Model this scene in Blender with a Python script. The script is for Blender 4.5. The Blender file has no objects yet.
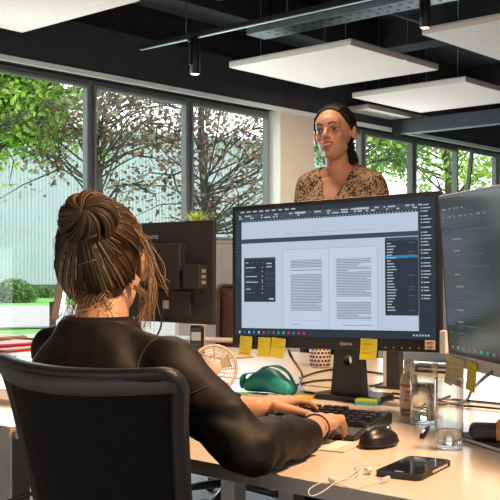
import bpy, bmesh, math, random
from math import sin, cos, pi, radians, sqrt, exp
from mathutils import Vector, Matrix, Quaternion, noise
random.seed(7)
C = bpy.context.scene.collection
SC = bpy.context.scene
# ------------------------------------------------------------------ camera, world, light, exposure
CA, SA = 0.6670, 0.7450          # the room's long axis (world X) seen from the camera
EYE = 1.07
def cw(x, y, z): return Vector((x*CA + y*SA, -x*SA + y*CA, z))       # right / ahead / up of the camera -> world
def at(px, py, t): return cw((px-250)/984*t, t, EYE-(py-268)/984*t)  # at a distance t
def on(px, py, z): return at(px, py, (EYE-z)*984/(py-268))           # on the level z
cam = bpy.data.cameras.new('camera'); camo = bpy.data.objects.new('camera', cam); C.objects.link(camo)
camo.location = (0, 0, EYE); camo.rotation_euler = (pi/2, 0, -math.atan2(SA, CA))
cam.sensor_width = 36; cam.lens = 984/500*36; cam.shift_y = 0.036; cam.clip_end = 300
SC.camera = camo
SC.view_settings.view_transform = 'Standard'; SC.view_settings.look = 'None'
SC.view_settings.gamma = 1; SC.view_settings.use_curve_mapping = False
SC.view_settings.exposure = 0.0
w = bpy.data.worlds.new('sky'); SC.world = w; w.use_nodes = True
bg = w.node_tree.nodes['Background']; bg.inputs[0].default_value = (0.93, 0.97, 1.0, 1); bg.inputs[1].default_value = 3.0
def area(name, loc, target, sx, sy, power, col, spread=pi):
    l = bpy.data.lights.new(name, 'AREA'); l.shape = 'RECTANGLE'; l.size = sx; l.size_y = sy
    l.energy = power; l.color = col; l.spread = spread
    o = bpy.data.objects.new(name, l); C.objects.link(o); o.location = loc
    o.rotation_euler = (Vector(target)-Vector(loc)).to_track_quat('-Z', 'Y').to_euler(); return o
area('window_light', (5.0, 5.9, 1.5), (5.0, 0, 0.8), 4.0, 1.9, 125, (0.80, 0.92, 1.0))
area('window_light', (10.0, 5.9, 1.9), (10.0, 0, 1.3), 4.6, 1.2, 95, (0.80, 0.92, 1.0))
area('window_light_rear', (1.0, -3.8, 1.5), (3.0, 2.0, 1.7), 5.0, 1.6, 62, (1.0, 0.84, 0.68))  # unseen fill added to brighten the panel undersides; rear wall has no window
area('window_light_end', (-3.8, 2.0, 1.3), (4.0, 3.0, 2.2), 4.0, 1.6, 60, (1.0, 0.86, 0.74))  # second added fill behind the camera; the near end wall is closed
area('ceiling_lamp_light', (1.75, 0.45, 2.5), (1.65, 0.95, 0.74), 0.3, 0.3, 70, (1.0, 0.62, 0.34))
area('ceiling_lamp_light', (6.3, 4.2, 2.58), (7.35, 5.96, 1.3), 0.3, 0.3, 10, (1.0, 0.80, 0.60), radians(85))  # added to brighten and warm the pillar; no fixture hangs here
area('ceiling_lamp_light', (2.9, 2.6, 2.6), (2.7, 2.4, 0.74), 0.4, 0.4, 26, (1.0, 0.76, 0.52))

# ------------------------------------------------------------------ materials
def mat(name, col, rough=0.5, metal=0.0, var=0.12, scale=12, bump=0.0, bscale=None, emit=None, es=0, spec=0.5, sheen=0, coat=0, coords='Object', stretch=None):
    m = bpy.data.materials.new(name); m.use_nodes = True
    n = m.node_tree.nodes; L = m.node_tree.links; b = n['Principled BSDF']
    b.inputs['Roughness'].default_value = rough; b.inputs['Metallic'].default_value = metal
    b.inputs['Specular IOR Level'].default_value = spec
    b.inputs['Sheen Weight'].default_value = sheen; b.inputs['Coat Weight'].default_value = coat
    tc = n.new('ShaderNodeTexCoord'); mp = n.new('ShaderNodeMapping'); L.new(tc.outputs[coords], mp.inputs[0])
    if stretch: mp.inputs['Scale'].default_value = stretch
    nz = n.new('ShaderNodeTexNoise'); nz.inputs['Scale'].default_value = scale; nz.inputs['Detail'].default_value = 4
    L.new(mp.outputs[0], nz.inputs['Vector'])
    cr = n.new('ShaderNodeValToRGB'); e = cr.color_ramp.elements
    e[0].position = 0.3; e[1].position = 0.7
    e[0].color = tuple(c*(1-var) for c in col)+(1,); e[1].color = tuple(min(1, c*(1+var)) for c in col)+(1,)
    L.new(nz.outputs['Fac'], cr.inputs[0]); L.new(cr.outputs[0], b.inputs['Base Color'])
    if bump:
        n2 = n.new('ShaderNodeTexNoise'); n2.inputs['Scale'].default_value = bscale or scale*4; n2.inputs['Detail'].default_value = 3
        L.new(mp.outputs[0], n2.inputs['Vector'])
        bp = n.new('ShaderNodeBump'); bp.inputs['Strength'].default_value = bump; bp.inputs['Distance'].default_value = 0.01
        L.new(n2.outputs['Fac'], bp.inputs['Height']); L.new(bp.outputs[0], b.inputs['Normal'])
    if emit: b.inputs['Emission Color'].default_value = emit+(1,); b.inputs['Emission Strength'].default_value = es
    return m
def glass(name, ior=1.45, col=(1, 1, 1), thin=False, edge=0.30, blend=0.12):
    m = bpy.data.materials.new(name); m.use_nodes = True; n = m.node_tree.nodes; L = m.node_tree.links
    for x in list(n):
        if x.type != 'OUTPUT_MATERIAL': n.remove(x)
    out = n['Material Output']
    if thin:
        t = n.new('ShaderNodeBsdfTransparent'); t.inputs[0].default_value = col+(1,)
        g = n.new('ShaderNodeBsdfGlossy'); g.inputs['Roughness'].default_value = 0.02
        f = n.new('ShaderNodeLayerWeight'); f.inputs[0].default_value = blend
        g2 = n.new('ShaderNodeMath'); g2.operation = 'MULTIPLY_ADD'; g2.inputs[1].default_value = edge; g2.inputs[2].default_value = 0.02; L.new(f.outputs['Facing'], g2.inputs[0])
        mx = n.new('ShaderNodeMixShader'); L.new(g2.outputs[0], mx.inputs[0]); L.new(t.outputs[0], mx.inputs[1]); L.new(g.outputs[0], mx.inputs[2])
        L.new(mx.outputs[0], out.inputs[0])
    else:
        g = n.new('ShaderNodeBsdfGlass'); g.inputs[0].default_value = col+(1,); g.inputs['IOR'].default_value = ior; g.inputs['Roughness'].default_value = 0.0
        L.new(g.outputs[0], out.inputs[0])
    return m
def leafmat(name, c1, c2, c3):
    m = bpy.data.materials.new(name); m.use_nodes = True; n = m.node_tree.nodes; L = m.node_tree.links
    b = n['Principled BSDF']; b.inputs['Roughness'].default_value = 0.55
    g = n.new('ShaderNodeNewGeometry'); cr = n.new('ShaderNodeValToRGB'); e = cr.color_ramp.elements
    e[0].color = c1+(1,); e[1].color = c3+(1,); x = e.new(0.5); x.color = c2+(1,)
    L.new(g.outputs['Random Per Island'], cr.inputs[0]); L.new(cr.outputs[0], b.inputs['Base Color'])
    t = n.new('ShaderNodeBsdfTranslucent'); L.new(cr.outputs[0], t.inputs[0])
    mx = n.new('ShaderNodeMixShader'); mx.inputs[0].default_value = 0.5
    L.new(b.outputs[0], mx.inputs[1]); L.new(t.outputs[0], mx.inputs[2]); L.new(mx.outputs[0], n['Material Output'].inputs[0])
    return m
M = dict(
 black_paint=mat('black_paint', (0.022, 0.021, 0.022), 0.8, scale=3, var=0.5, bump=0.5, bscale=30),
 fascia=mat('charcoal_wall_paint', (0.038, 0.039, 0.045), 0.85, scale=6, var=0.15),
 white_wall=mat('white_wall_paint', (0.88, 0.88, 0.87), 0.85, var=0.03),
 beige_wall=mat('beige_wall_paint', (0.74, 0.64, 0.53), 0.85, var=0.03),
 carpet=mat('grey_carpet', (0.42, 0.43, 0.45), 0.95, var=0.25, scale=120, bump=0.4, bscale=200),
 frame=mat('window_frame_grey', (0.17, 0.175, 0.185), 0.45, var=0.08),
 panel=mat('acoustic_panel_white', (0.66, 0.54, 0.46), 0.9, var=0.02),
 panel_edge=mat('acoustic_panel_edge', (0.42, 0.40, 0.33), 0.8, var=0.05),
 black_metal=mat('black_metal', (0.015, 0.015, 0.016), 0.4, 0.3),
 galv=mat('galvanised_metal', (0.26, 0.29, 0.31), 0.45, 0.6, var=0.2),
 lamp=mat('lamp_diffuser', (1, 0.8, 0.6), 0.5, emit=(1.0, 0.62, 0.35), es=2.5),
 desk=mat('desk_laminate', (0.72, 0.64, 0.55), 0.28, var=0.02, scale=4),
 desk_edge=mat('desk_edge_band', (0.42, 0.40, 0.38), 0.5, var=0.04),
 steel=mat('desk_leg_silver', (0.45, 0.46, 0.48), 0.35, 0.5),
 black_plastic=mat('black_plastic', (0.014, 0.014, 0.015), 0.35, var=0.15),
 matt_black=mat('matt_black_plastic', (0.028, 0.026, 0.026), 0.6, var=0.2, scale=40),
 mesh_fabric=mat('black_mesh_fabric', (0.0055, 0.0065, 0.009), 0.9, var=0.4, scale=300, bump=0.4, bscale=600, spec=0.25),
 trim_band=mat('chair_trim_band', (0.060, 0.068, 0.078), 0.55, var=0.15, scale=60), rim=mat('chair_rim_plastic', (0.014, 0.015, 0.018), 0.5, var=0.15, scale=40),
 jacket=mat('brown_black_jacket', (0.0072, 0.0050, 0.0035), 0.62, var=0.25, scale=30, bump=0.5, bscale=10, spec=0.32),
 jacket_seam=mat('jacket_seam_thread', (0.06, 0.045, 0.03), 0.7),
 skin=mat('skin', (0.60, 0.33, 0.21), 0.5, var=0.07, scale=18),
 skin_pale=mat('skin_fair', (0.40, 0.20, 0.135), 0.5, var=0.07, scale=18),
 lips=mat('lips', (0.32, 0.08, 0.07), 0.4), teeth=mat('teeth', (0.75, 0.72, 0.66), 0.3),
 eye=mat('eye_white', (0.34, 0.31, 0.29), 0.2), iris=mat('dark_iris', (0.03, 0.02, 0.015), 0.1),
 hair_dark=leafmat('dark_brown_hair', (0.010, 0.007, 0.006), (0.018, 0.012, 0.009), (0.035, 0.022, 0.016)),
 hair_blond=leafmat('ash_brown_hair', (0.035, 0.018, 0.009), (0.10, 0.055, 0.028), (0.26, 0.16, 0.09)),
 hair_mid=leafmat('streaked_hair', (0.09, 0.05, 0.025), (0.17, 0.10, 0.055), (0.34, 0.23, 0.14)), hair_light=leafmat('blond_hair', (0.40, 0.26, 0.15), (0.62, 0.45, 0.28), (0.85, 0.68, 0.48)),
 trousers=mat('dark_trousers', (0.02, 0.02, 0.03), 0.8),
 red=mat('red_card', (0.62, 0.02, 0.02), 0.5), orange=mat('orange_card', (0.75, 0.22, 0.04), 0.5),
 manila=mat('manila_card', (0.55, 0.36, 0.2), 0.6), paper=mat('white_paper', (0.82, 0.80, 0.78), 0.7, var=0.02),
 pink=mat('pink_paper', (0.72, 0.55, 0.5), 0.7, var=0.04), bluepaper=mat('pale_blue_paper', (0.52, 0.66, 0.72), 0.6, var=0.03),
 greenpaper=mat('green_card', (0.2, 0.6, 0.12), 0.6),
 beige=mat('beige_paper', (0.66, 0.50, 0.38), 0.7, var=0.08),
 yellow=mat('yellow_sticky_paper', (0.74, 0.66, 0.05), 0.7, var=0.05), pale_yellow=mat('pale_yellow_paper', (0.72, 0.66, 0.32), 0.7, var=0.04),
 lime=mat('lime_sticky_paper', (0.55, 0.72, 0.08), 0.7), cyan=mat('cyan_sticky_paper', (0.08, 0.5, 0.62), 0.7), amber=mat('amber_sticky_paper', (0.85, 0.5, 0.02), 0.7),
 ink=mat('ink', (0.06, 0.07, 0.08), 0.8), red_ink=mat('red_ink', (0.6, 0.12, 0.03), 0.8),
 teal=mat('teal_fabric', (0.02, 0.31, 0.34), 0.5, var=0.25, scale=14, bump=0.1, bscale=30),
 ivory=mat('ivory_plastic', (0.72, 0.58, 0.45), 0.4, var=0.03), white_plastic=mat('white_plastic', (0.75, 0.74, 0.73), 0.35, var=0.03),
 glass=glass('clear_glass', thin=True, col=(0.95, 0.96, 0.95), edge=0.75, blend=0.28), water=glass('water', 1.33), pane=glass('window_glass', thin=True, col=(0.97, 0.99, 0.99)),
 phone_glass=mat('phone_glass', (0.008, 0.008, 0.012), 0.06, var=0, coat=1), chrome=mat('chrome', (0.7, 0.68, 0.65), 0.15, 0.9),
 silver=mat('silver_plastic', (0.55, 0.56, 0.60), 0.35, 0.2, var=0.04),
 grey_case=mat('charcoal_fabric_case', (0.06, 0.06, 0.065), 0.7, var=0.2, scale=60), wood=mat('orange_wood', (0.62, 0.28, 0.07), 0.45, var=0.25, scale=20, stretch=(1, 8, 8)),
 label=mat('bottle_label', (0.72, 0.68, 0.64), 0.5, var=0.03), label_red=mat('label_print', (0.62, 0.16, 0.06), 0.5),
 brown_leather=mat('brown_leather', (0.055, 0.022, 0.018), 0.45, var=0.3, scale=30, bump=0.2, bscale=30),
 lid_grey=mat('warm_grey_plastic', (0.22, 0.19, 0.17), 0.5),
 cup=mat('cup_porcelain', (0.70, 0.62, 0.55), 0.35, var=0.02), cup_dark=mat('cup_print', (0.03, 0.02, 0.05), 0.4), cup_red=mat('cup_print_red', (0.25, 0.05, 0.03), 0.4),
 pot=mat('plant_pot', (0.6, 0.6, 0.58), 0.5), bark=mat('bark', (0.10, 0.085, 0.07), 0.9, var=0.4, scale=8, bump=0.5),
 grass=mat('grass', (0.12, 0.34, 0.05), 0.9, var=0.35, scale=3, bump=0.6, bscale=20), road=mat('pale_asphalt', (0.34, 0.32, 0.31), 0.9, var=0.18, scale=3, bump=0.3, bscale=30),
 metal_wall=mat('pale_ribbed_metal', (0.43, 0.49, 0.51), 0.5, var=0.05, scale=1), base_wall=mat('dark_plinth', (0.08, 0.09, 0.08), 0.9),
 leaf_green=leafmat('fresh_green_leaf', (0.14, 0.34, 0.02), (0.38, 0.62, 0.08), (0.66, 0.82, 0.22)),
 leaf_copper=leafmat('copper_leaf', (0.11, 0.05, 0.045), (0.30, 0.16, 0.12), (0.46, 0.42, 0.24)),
 leaf_mid=leafmat('mid_green_leaf', (0.06, 0.16, 0.03), (0.13, 0.28, 0.06), (0.3, 0.45, 0.12)),
 leaf_yellow=leafmat('yellow_green_blade', (0.25, 0.30, 0.02), (0.55, 0.52, 0.04), (0.75, 0.7, 0.15)),
)
# leopard-like blouse
def blouse_mat():
    m = mat('patterned_blouse', (0.3, 0.2, 0.13), 0.8); n = m.node_tree.nodes; L = m.node_tree.links
    tc = n.new('ShaderNodeTexCoord'); v = n.new('ShaderNodeTexVoronoi'); v.inputs['Scale'].default_value = 105; L.new(tc.outputs['Object'], v.inputs['Vector'])
    nz = n.new('ShaderNodeTexNoise'); nz.inputs['Scale'].default_value = 45; L.new(tc.outputs['Object'], nz.inputs['Vector'])
    ad = n.new('ShaderNodeMath'); ad.operation = 'ADD'; L.new(v.outputs['Distance'], ad.inputs[0]); L.new(nz.outputs['Fac'], ad.inputs[1])
    cr = n.new('ShaderNodeValToRGB'); e = cr.color_ramp.elements; e[0].position = 0.88; e[0].color = (0.012, 0.010, 0.010, 1); e[1].position = 1.0; e[1].color = (0.27, 0.18, 0.12, 1)
    L.new(ad.outputs[0], cr.inputs[0]); L.new(cr.outputs[0], n['Principled BSDF'].inputs['Base Color']); return m
M['blouse'] = blouse_mat()
def screen(name, col, s): return mat(name, (0.004, 0.004, 0.005), 0.55, var=0, emit=col, es=s, spec=0.2)
S = dict(ctxt=screen('screen_code_text', (0.26, 0.30, 0.30), 0.8), canvas=screen('screen_canvas', (0.52, 0.62, 0.76), 0.92), page=screen('screen_page', (0.57, 0.67, 0.81), 0.92), dark=screen('screen_dark', (0.022, 0.036, 0.058), 1),
 bar=screen('screen_bar', (0.045, 0.065, 0.10), 1), txt=screen('screen_text', (0.15, 0.18, 0.26), 0.9), light=screen('screen_light', (0.5, 0.55, 0.6), 0.9), blue=screen('screen_blue', (0.02, 0.22, 0.5), 1),
 line=screen('screen_line', (0.40, 0.42, 0.66), 0.85), dim=screen('screen_dim', (0.10, 0.13, 0.15), 0.8), cyan=screen('screen_cyan', (0.0, 0.5, 0.6), 1), redic=screen('screen_red', (0.6, 0.05, 0.08), 1), green=screen('screen_green', (0.03, 0.4, 0.15), 1),
 code=screen('screen_code', (0.030, 0.040, 0.038), 1), blueln=screen('screen_blueline', (0.03, 0.12, 0.25), 1))
S['code'].node_tree.nodes['Principled BSDF'].inputs['Roughness'].default_value = 0.18
S['code'].node_tree.nodes['Principled BSDF'].inputs['Specular IOR Level'].default_value = 0.5

# ------------------------------------------------------------------ builders
WM = {}
def thing(name, label, cat, loc=(0, 0, 0), rz=0, group=None):
    o = bpy.data.objects.new(name, None); C.objects.link(o); o.empty_display_size = 0.1
    o.location = loc; o.rotation_euler = (0, 0, rz); tag(o, label, cat, group)
    WM[o] = Matrix.Translation(Vector(loc)) @ Matrix.Rotation(rz, 4, 'Z'); return o
def tag(o, label, cat, group=None, kind=None):
    o['label'] = label; o['category'] = cat
    if group: o['group'] = group
    if kind: o['kind'] = kind
    return o
def obj(name, bm, m, parent=None, local=True, smooth=False, origin=None):
    """links a bmesh as one object; local=False: the vertices are world coordinates."""
    if parent is not None and not local: bm.transform(WM[parent].inverted())
    me = bpy.data.meshes.new(name)
    if origin is not None: bm.transform(Matrix.Translation(-Vector(origin)))
    bm.normal_update(); bm.to_mesh(me); bm.free()
    for x in (m if isinstance(m, (list, tuple)) else [m]): me.materials.append(x)
    if smooth:
        for p in me.polygons: p.use_smooth = True
    o = bpy.data.objects.new(name, me); C.objects.link(o)
    WM[o] = (WM[parent] if parent is not None else Matrix.Identity(4)).copy()
    if parent is not None: o.parent = parent
    if origin is not None: o.location = origin; WM[o] = WM[o] @ Matrix.Translation(Vector(origin))
    return o
def struct(name, bm, m, **k):
    o = obj(name, bm, m, **k); o['kind'] = 'structure'; return o
def box(bm, c, s, rot=None, mi=0, bev=0.0, seg=2):
    r = bmesh.ops.create_cube(bm, size=1); vs = r['verts']
    bmesh.ops.scale(bm, vec=Vector(s), verts=vs)
    if bev:
        es = list({e for v in vs for e in v.link_edges})
        b = bmesh.ops.bevel(bm, geom=es, offset=bev, segments=seg, affect='EDGES', profile=0.5)
        vs = list({v for f in b['faces'] for v in f.verts} | {v for v in vs if v.is_valid})
        fs = {f for v in vs for f in v.link_faces}; vs = list({v for f in fs for v in f.verts})
    mt = Matrix.Translation(Vector(c)) @ (rot.to_4x4() if rot else Matrix.Identity(4))
    for v in vs: v.co = mt @ v.co
    for f in {f for v in vs for f in v.link_faces}: f.material_index = mi
    return vs
def BX(c, s, bev=0.0, rot=None, bm=None, mi=0):
    bm = bm or bmesh.new(); box(bm, c, s, rot, mi, bev); return bm
def tube(bm, pts, r, n=8, mi=0, cap=True, close=False):
    pts = [Vector(p) for p in pts]; N = len(pts); rings = []
    rr = r if callable(r) else (lambda t: r) if not isinstance(r, (list, tuple)) else (lambda t: r[0]+(r[1]-r[0])*t)
    up = None
    for i, p in enumerate(pts):
        if close: d = pts[(i+1) % N]-pts[i-1]
        else: d = pts[min(i+1, N-1)]-pts[max(i-1, 0)]
        if d.length < 1e-9: d = Vector((0, 0, 1))
        d.normalize()
        if up is None: up = Vector((0, 0, 1)) if abs(d.z) < 0.9 else Vector((1, 0, 0))
        a = d.cross(up)
        if a.length < 1e-4: a = d.orthogonal()
        a.normalize(); b = d.cross(a); up = -b if (-b).dot(up) > 0 else b
        q = rr(i/max(1, N-1))
        rings.append([bm.verts.new(p + (a*cos(2*pi*k/n)+b*sin(2*pi*k/n))*q) for k in range(n)])
    M_ = N if close else N-1
    for i in range(M_):
        A, B = rings[i], rings[(i+1) % N]
        for k in range(n):
            f = bm.faces.new((A[k], A[(k+1) % n], B[(k+1) % n], B[k])); f.material_index = mi; f.smooth = True
    if cap and not close:
        bm.faces.new(rings[0][::-1]).material_index = mi; bm.faces.new(rings[-1]).material_index = mi
    return bm
def TB(pts, r, n=8): return tube(bmesh.new(), pts, r, n)
def lathe(bm, prof, c=(0, 0, 0), n=32, mi=0, mt=None):
    c = Vector(c); rings = []
    for (r, z) in prof:
        ring = []
        for k in range(n):
            p = Vector((r*cos(2*pi*k/n), r*sin(2*pi*k/n), z))
            ring.append(bm.verts.new((mt @ p if mt else p) + c))
        rings.append(ring)
    for i in range(len(rings)-1):
        for k in range(n):
            f = bm.faces.new((rings[i][k], rings[i][(k+1) % n], rings[i+1][(k+1) % n], rings[i+1][k])); f.material_index = mi; f.smooth = True
    if prof[0][0] > 1e-5: bm.faces.new(rings[0][::-1]).material_index = mi
    if prof[-1][0] > 1e-5: bm.faces.new(rings[-1]).material_index = mi
    return bm
def spl(pts, n=8):
    """Catmull-Rom through the points."""
    P = [Vector(p) for p in pts]; P = [P[0]*2-P[1]]+P+[P[-1]*2-P[-2]]; out = []
    for i in range(1, len(P)-2):
        for k in range(n):
            t = k/n; a, b, c, d = P[i-1], P[i], P[i+1], P[i+2]
            out.append(0.5*((2*b)+(c-a)*t+(2*a-5*b+4*c-d)*t*t+(3*b-a-3*c+d)*t**3))
    out.append(P[-2]); return out
def extrude_poly(pts, h, bm=None, z=0, mi=0, mt=None):
    """polygon in xy raised by h."""
    bm = bm or bmesh.new(); f_ = (lambda p: mt @ Vector(p)) if mt else Vector
    lo = [bm.verts.new(f_((x, y, z))) for x, y in pts]; hi = [bm.verts.new(f_((x, y, z+h))) for x, y in pts]
    bm.faces.new(lo[::-1]).material_index = mi; bm.faces.new(hi).material_index = mi
    for i in range(len(pts)):
        j = (i+1) % len(pts); bm.faces.new((lo[i], lo[j], hi[j], hi[i])).material_index = mi
    return bm
def rrect(w_, h_, r, n=5):
    out = []
    for cx, cy, a0 in ((w_/2-r, h_/2-r, 0), (-w_/2+r, h_/2-r, 90), (-w_/2+r, -h_/2+r, 180), (w_/2-r, -h_/2+r, 270)):
        for k in range(n+1):
            a = radians(a0+90*k/n); out.append((cx+r*cos(a), cy+r*sin(a)))
    return out
def capsule(bm, a, b, ra, rb, flat=1.0):
    a, b = Vector(a), Vector(b); d = b-a; L_ = max(d.length, 1e-6); q = d.to_track_quat('Z', 'Y')
    for p, r in ((a, ra), (b, rb)):
        m_ = bmesh.ops.create_icosphere(bm, subdivisions=2, radius=r)
        for v in m_['verts']: v.co = q @ Vector((v.co.x, v.co.y, v.co.z)) + p
    m_ = bmesh.ops.create_cone(bm, cap_ends=True, segments=16, radius1=ra, radius2=rb, depth=L_)
    for v in m_['verts']: v.co = q @ (v.co+Vector((0, 0, L_/2))) + a
def ellip(bm, c, s, rz=0.0, R=None, sub=3):
    m_ = bmesh.ops.create_icosphere(bm, subdivisions=sub, radius=1)
    R = R or Matrix.Rotation(rz, 3, 'Z')
    for v in m_['verts']: v.co = R @ Vector((v.co.x*s[0], v.co.y*s[1], v.co.z*s[2])) + Vector(c)
def remesh(bm, voxel, smooth=6, fac=0.5):
    """the union of the overlapping volumes as one continuous surface."""
    me = bpy.data.meshes.new('tmp'); bm.to_mesh(me); bm.free(); o = bpy.data.objects.new('tmp', me); C.objects.link(o)
    r = o.modifiers.new('r', 'REMESH'); r.mode = 'VOXEL'; r.voxel_size = voxel
    s = o.modifiers.new('s', 'SMOOTH'); s.iterations = smooth; s.factor = fac
    dg = bpy.context.evaluated_depsgraph_get(); dg.update(); ev = o.evaluated_get(dg); m2 = bpy.data.meshes.new_from_object(ev)
    out = bmesh.new(); out.from_mesh(m2); bpy.data.objects.remove(o); bpy.data.meshes.remove(me); bpy.data.meshes.remove(m2)
    for f in out.faces: f.smooth = True
    return out
def text_bm(s, size, mt, ext=0.0003, align='LEFT'):
    cu = bpy.data.curves.new('t', 'FONT'); cu.body = s; cu.size = size; cu.extrude = ext; cu.align_x = align; cu.resolution_u = 2
    o = bpy.data.objects.new('t', cu); C.objects.link(o); dg = bpy.context.evaluated_depsgraph_get(); dg.update()
    me = bpy.data.meshes.new_from_object(o.evaluated_get(dg)); bm = bmesh.new(); bm.from_mesh(me); bm.transform(mt)
    bpy.data.objects.remove(o); bpy.data.curves.remove(cu); bpy.data.meshes.remove(me); return bm
def copy_tree(o, parent=None):
    c = o.copy(); C.objects.link(c); c.parent = parent; WM[c] = WM[o]
    for ch in [x for x in bpy.data.objects if x.parent == o]: copy_tree(ch, c)
    return c
def squiggle(bm, p, ux, uy, wd, h, n, r, mi=0):
    """a written line: small strokes along ux."""
    pts = [p + ux*(wd*i/n) + uy*(h*random.uniform(-.5, .5)) for i in range(n+1)]
    tube(bm, pts, r, 3, mi)

# ------------------------------------------------------------------ the room
IN, OUT = 5.965, 6.185
H = 3.5
X0, X1, Y0 = -4.0, 15.0, -4.0
struct('floor', BX(((X0+X1)/2, (Y0+OUT)/2, -0.05), (X1-X0, OUT-Y0, 0.1)), M['carpet'])
struct('ceiling', BX(((X0+X1)/2, (Y0+OUT)/2, H+0.1), (X1-X0, OUT-Y0, 0.2)), M['black_paint'])
TOP = 2.56
WIN = [(2.80, 3.85), (3.85, 4.93), (4.93, 6.01), (6.01, 7.09)]; WIN2 = [(7.6, 8.6), (8.6, 9.6), (9.6, 10.6), (10.6, 11.6), (11.6, 12.6)]
SILL = {0: 0.35, 1: 0.35, 2: 0.35}
b = bmesh.new()
def wbox(x0, x1, z0, z1, bm, y0=IN, y1=OUT): box(bm, ((x0+x1)/2, (y0+y1)/2, (z0+z1)/2), (x1-x0, y1-y0, z1-z0))
wbox(X0, 2.80, 0, TOP, b); wbox(7.09, 7.6, 0, TOP, b); wbox(12.6, X1, 0, TOP, b)
wbox(2.80, 6.01, 0, 0.35, b); wbox(6.01, 7.09, 0, 1.27, b); wbox(7.6, 12.6, 0, 1.27, b)
for f in b.faces:
    f.material_index = 1 if (f.normal.y < -0.5 and 7.0 < f.calc_center_median().x < 7.7) else 0
b.normal_update()
for f in b.faces:
    cx = f.calc_center_median()
    f.material_index = 1 if (f.normal.y < -0.5 and 7.0 < cx.x < 7.7) else 0
struct('wall_window_side', b, [M['white_wall'], M['beige_wall']])
struct('wall_upper', BX(((X0+X1)/2, (IN+OUT)/2, (TOP+2.94)/2), (X1-X0, OUT-IN, 2.94-TOP)), M['fascia'])
struct('wall_top', BX(((X0+X1)/2, (IN+0.1+OUT)/2, (2.94+H)/2), (X1-X0, OUT-IN-0.1, H-2.94)), M['black_paint'])
struct('trim_1', BX(((X0+X1)/2, IN+0.008, TOP+0.006), (X1-X0, 0.04, 0.036)), M['white_wall'])
struct('trim_2', BX((6.55, IN-0.02, 1.285), (1.08, 0.14, 0.03), 0.004), M['white_wall'])
struct('trim_3', BX((10.1, IN-0.02, 1.285), (5.0, 0.14, 0.03), 0.004), M['white_wall'])
struct('wall_rear', BX(((X0+X1)/2, Y0-0.1, H/2), (X1-X0, 0.2, H)), M['white_wall'])
struct('wall_near_end', BX((X0-0.1, (Y0+OUT)/2, H/2), (0.2, OUT-Y0, H)), M['white_wall'])
struct('wall_far_end', BX((X1+0.1, (Y0+OUT)/2, H/2), (0.2, OUT-Y0, H)), M['beige_wall'])
wi = 1
def frame_bm(x0, x1, z0, z1, y, w_=0.045, d=0.07):
    bm = bmesh.new()
    for (a, b_, c, d_) in ((x0, x0+w_, z0, z1), (x1-w_, x1, z0, z1), (x0+w_, x1-w_, z1-w_*1.4, z1), (x0+w_, x1-w_, z0, z0+w_)):
        box(bm, ((a+b_)/2, y, (c+d_)/2), (b_-a, d, d_-c), bev=0.006, seg=1)
    return bm
for k, (a, b_) in enumerate(WIN+WIN2):
    z0 = 0.35 if b_ < 6.1 else 1.30
    o = struct(f'window_{wi}', frame_bm(a, b_, z0, TOP-0.01, 6.135, 0.024), M['frame']); wi += 1
    tilt = (k == 7)
    # the sash with its pane
    sb = frame_bm(a+0.025, b_-0.025, z0+0.025, TOP-0.045, 6.10, 0.022 if k != 7 else 0.035, 0.05)
    pb = BX(((a+b_)/2, 6.12, (z0+TOP)/2), (b_-a-0.085, 0.006, TOP-z0-0.11))
    if tilt:
        T = Matrix.Translation((0, 6.1, z0+0.05)) @ Matrix.Rotation(radians(7), 4, 'X') @ Matrix.Translation((0, -6.1, -z0-0.05))
        T = Matrix.Translation((0, -0.03, 0)) @ T
        sb.transform(T); pb.transform(T)
    obj('sash', sb, M['frame'], o); obj('pane', pb, M['pane'], o)

# ------------------------------------------------------------------ outside
struct('ground', BX((20, 40, -0.13), (160, 67, 0.1)), M['grass'])
def cstrip(name, t0, t1, m, lift):
    d = Vector((0.97, 0.243)); q = []
    for t, s in ((t0, -30), (t0, 30), (t1, 30), (t1, -30)):
        q.append((cw(d.x*s-4, t+d.y*s, 0).x, cw(d.x*s-4, t+d.y*s, 0).y))
    return struct(name, extrude_poly(q, 0.03, z=-0.07+lift), m)
cstrip('road', 18.5, 29.5, M['road'], 0.01)
# warehouse: ribbed sheet wall, plinth, roof edge
wh = thing('warehouse', 'pale blue-grey ribbed metal warehouse beyond the road outside the windows', 'building', tuple(cw(-9, 41.5, -0.08)), math.atan2(0.45, 0.893)-math.atan2(SA, CA))
b = bmesh.new(); Wn = 140; ribw = 0.155; prev = None; hgt = 7.0
for i in range(Wn*4):
    x = -6 + i*ribw/4; y = (0, 0, -0.06, -0.06)[i % 4]
    lo = b.verts.new((x, y, 0.45)); hi = b.verts.new((x, y, hgt))
    if prev: b.faces.new((prev[0], lo, hi, prev[1]))
    prev = (lo, hi)
L_ = Wn*ribw
obj('ribbed_wall', b, M['metal_wall'], wh)
obj('plinth', BX((-6+L_/2, 0.1, 0.22), (L_, 0.25, 0.46)), M['base_wall'], wh)
obj('body', BX((-6+L_/2, 5.2, 3.4), (L_, 10, 6.8)), M['base_wall'], wh)
obj('roof', BX((-6+L_/2, 5.0, hgt+0.08), (L_+0.4, 10.6, 0.16)), M['metal_wall'], wh)

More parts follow.
